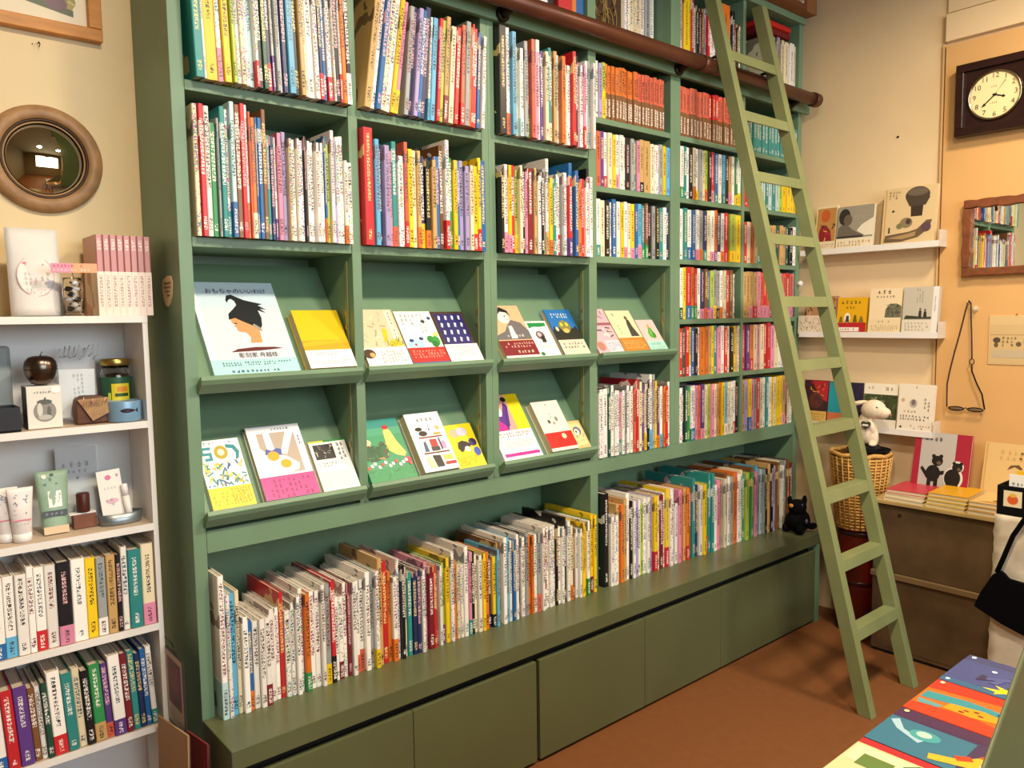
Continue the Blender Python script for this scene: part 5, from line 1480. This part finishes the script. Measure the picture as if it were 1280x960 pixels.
pts = [(.115, .10), (.095, .155), (.060, .225), (.035, .245), (.022, .235), (.01, .222), (-.06, .215), (-.15, .23), (-.17, .06), (-.05, .035), (.03, .060)]
b.extr([(0, y, z) for y, z in pts], (.018, 0, 0))
BT = mat('black_cotton', '#050507', .95, spec=.1)
b.build('body', BT, tt, bevel=.005)
for p in ([(.009, .048, .235), (.009, .030, .29), (.009, .005, .37), (.009, -.03, .44), (.009, -.05, .47)], [(.009, -.13, .22), (.009, -.11, .32), (.009, -.08, .42), (.009, -.05, .47)]):
    MB().tube(p, .008, 6).build('strap', BT, tt)

# ------------------------------------------------------------------ display table with picture books, bottom right
tb = thing('display_table', 'low display table in the bottom right foreground', 'table', (.70, -1.70, 0))
MB().box(-.60, .63, -.40, .405, .575, .5995).build('table_top', mat('table_wood', '#7a5a38', .5, var=.15, scale=8), tb, bevel=.002)
for sx in (-.57, .58):
    for sy in (-.37, .37):
        MB().box(sx - .02, sx + .02, sy - .02, sy + .02, 0, .5748).build('leg', OLIVE_AND_SHADE, tb)


def table_book(label, x0, x1, y0, d, t, col, items, seed=0, z=.6000):
    # reader's top edge lies to the left (towards -x is the foot of the cover)
    return face_book('picture_book', label, frame((x0, y0 - d, z), (1, 0, 0), (0, 1, 0), (0, 0, 1)), x1 - x0, d, t, col, items, False, 'picture book', 'picture books on the table', seed)


table_book('dark blue picture book with yellow stars on the table', 1.122, 1.299, -1.286, .27, .014, '#35406e', [
    ('r', 0, .0, .14, 1, '#2c5f86'), ('r', .14, .55, .8, 1, '#3c4a80'), ('p', [(.05, .62), (.14, .56), (.12, .48), (.20, .52), (.30, .40), (.24, .54), (.30, .66), (.2, .60), (.14, .72), (.12, .62)], '#ecd41c'), ('p', [(.80, .40), (.90, .52), (.98, .30), (.96, .56), (.86, .60)], '#e8d22a'),
    ('e', .93, .95, .035, .018, '#d8e4f0'), ('e', .08, .95, .03, .016, '#d8e4f0'), ('e', .66, .74, .03, .02, '#c8d4e8'), ('e', .78, .56, .03, .03, '#e0d060'), ('s', .3, .5, .7, .8, 6, .05, ['#2a2c50', '#46548c']), ('e', .42, .30, .16, .2, '#4a3a72'), ('s', .3, .2, .6, .45, 10, .02, ['#6a5a9a', '#2a2450', '#8a7ab0']), ('e', .6, .3, .03, .03, '#161430')], 1)
table_book('orange and red picture book with a teal fish on the table', .944, 1.119, -1.287, .27, .014, '#e0661c', [
    ('p', [(.70, 1), (1, 1), (1, 0), (.86, .3), (.78, .6)], '#cf2f1c'), ('p', [(.0, 1), (.22, 1), (.30, .6), (.18, .3), (.3, 0), (0, 0)], '#d83a1c'), ('p', [(.40, .98), (.60, .98), (.66, .70), (.62, .44), (.50, .36), (.44, .40), (.52, .52), (.46, .74)], '#2d8f9c'), ('p', [(.24, .96), (.36, .98), (.34, .80), (.26, .82)], '#5a9aa0'),
    ('p', [(.30, .80), (.46, .78), (.52, .56), (.46, .40), (.34, .44), (.28, .60)], '#e89a1c'), ('e', .40, .66, .02, .02, '#8a2a1c'), ('e', .38, .56, .02, .02, '#8a2a1c'), ('e', .44, .60, .02, .02, '#8a2a1c'), ('e', .34, .68, .02, .02, '#8a2a1c'), ('e', .55, .46, .025, .03, '#1c3a5a'), ('s', .5, .02, .98, .34, 12, .05, ['#d23a20', '#f0a02a', '#e8601c']), ('e', .93, .95, .035, .018, '#f0d8c0')], 2)
table_book('purple and teal picture book with an orange snail on the table', .777, .941, -1.288, .27, .014, '#3a2c58', [
    ('r', 0, .44, .74, 1, '#2d6f8c'), ('p', [(.74, 1), (1, 1), (1, .2), (.80, .4)], '#42234e'), ('p', [(.62, .98), (.70, .94), (.50, .86), (.38, .70), (.30, .72), (.46, .90)], '#9fc4d8'), ('e', .50, .72, .12, .10, '#3f9aa4'), ('e', .52, .73, .07, .05, '#a8d8c8'), ('p', [(.06, .60), (.20, .34), (.40, .22), (.56, .26), (.50, .36), (.30, .44), (.18, .62)], '#e8b02a'),
    ('p', [(.24, .46), (.34, .38), (.42, .42), (.32, .50)], '#c8401c'), ('p', [(.44, .32), (.52, .28), (.56, .34), (.48, .38)], '#c8401c'), ('e', .34, .20, .17, .14, '#8a3a52'), ('e', .30, .24, .12, .10, '#f0c8a8'), ('e', .28, .22, .09, .07, '#9a4a5e'), ('s', .55, .02, .98, .3, 22, .02, ['#7a4a8a', '#c8b0c0', '#2a1c40', '#a86a7a']), ('s', .02, .02, .9, .14, 12, .02, ['#5a3a6a', '#c86a7a', '#241838']), ('e', .93, .95, .035, .018, '#f0c8a0')], 3)
table_book('cream and green picture book with a red border on the table', .600, .774, -1.289, .27, .014, '#d8c89a', [
    ('r', .88, 0, 1, 1, '#b01f2a'), ('r', .5, .62, .84, .98, '#e2d6b0'), ('r', .46, .70, .70, .90, '#5a7a3a'), ('r', .2, .3, .5, .6, '#7a9a4a'), ('s', .3, .1, .86, .66, 26, .025, ['#a83a2c', '#6a4a2a', '#d8a04a', '#e8dcc0', '#4a6a3a'])], 4)
gs = thing('green_display_rack', 'dark green slanted display rack side at the bottom right corner', 'rack', (0, -1.60, .6000))
gs.location = (.2, -1.60, .6)
# slanted side board of a display rack standing on the table
MB().extr([(-.09, 0, .0005), (.36, 0, .354), (.62, 0, .56), (.90, 0, .56), (.90, 0, .0005)], (0, -.006, 0)).build('side_board', OLIVE_AND_SHADE, gs, bevel=.002)
MB().box(-.05, .90, -.22, -.0065, .0005, .014).build('base_board', OLIVE_AND_SHADE, gs)

# ------------------------------------------------------------------ ceiling lamps; the one over the left end is added fill
for i, (x, y, lw, lc_) in enumerate(LAMPS):
    lp_ = thing('pendant_lamp', ('pendant lamp with a white glass shade over the display table', 'pendant lamp with a white glass shade near the ladder', 'pendant lamp with a white glass shade over the left end')[i], 'lamp', (x, y, 2.85), 'pendant lamps')
    MB().tube([(0, 0, .06), (0, 0, ZC - 2.85 - .012)], .004, 6).build('cord', BLACK, lp_)
    MB().lathe([(.02, .0), (.05, -.01), (.0505, .01), (.03, .05), (.012, .065), (0, .066)], 20).build('cap', BRASS, lp_)
    MB().lathe([(.045, -.002), (.10, -.03), (.16, -.10), (.155, -.10), (.096, -.033), (.04, -.006)], 28).build('shade', mat('opal_shade', '#efe6d2', .4), lp_)
    MB().ball((0, 0, -.045), .030, None, 14, 10).build('bulb', mat('lit_bulb', '#fff0d0', .4, emit='#ffd9a0', estr=14), lp_)
    l = bpy.data.lights.new('lamp_light', 'AREA')
    l.shape = 'DISK'
    l.size = .26
    l.energy = lw
    l.color = lc_
    lo = bpy.data.objects.new('lamp_light', l)
    lo.parent = lp_
    lo.location = (0, 0, -.101)
    COL.objects.link(lo)
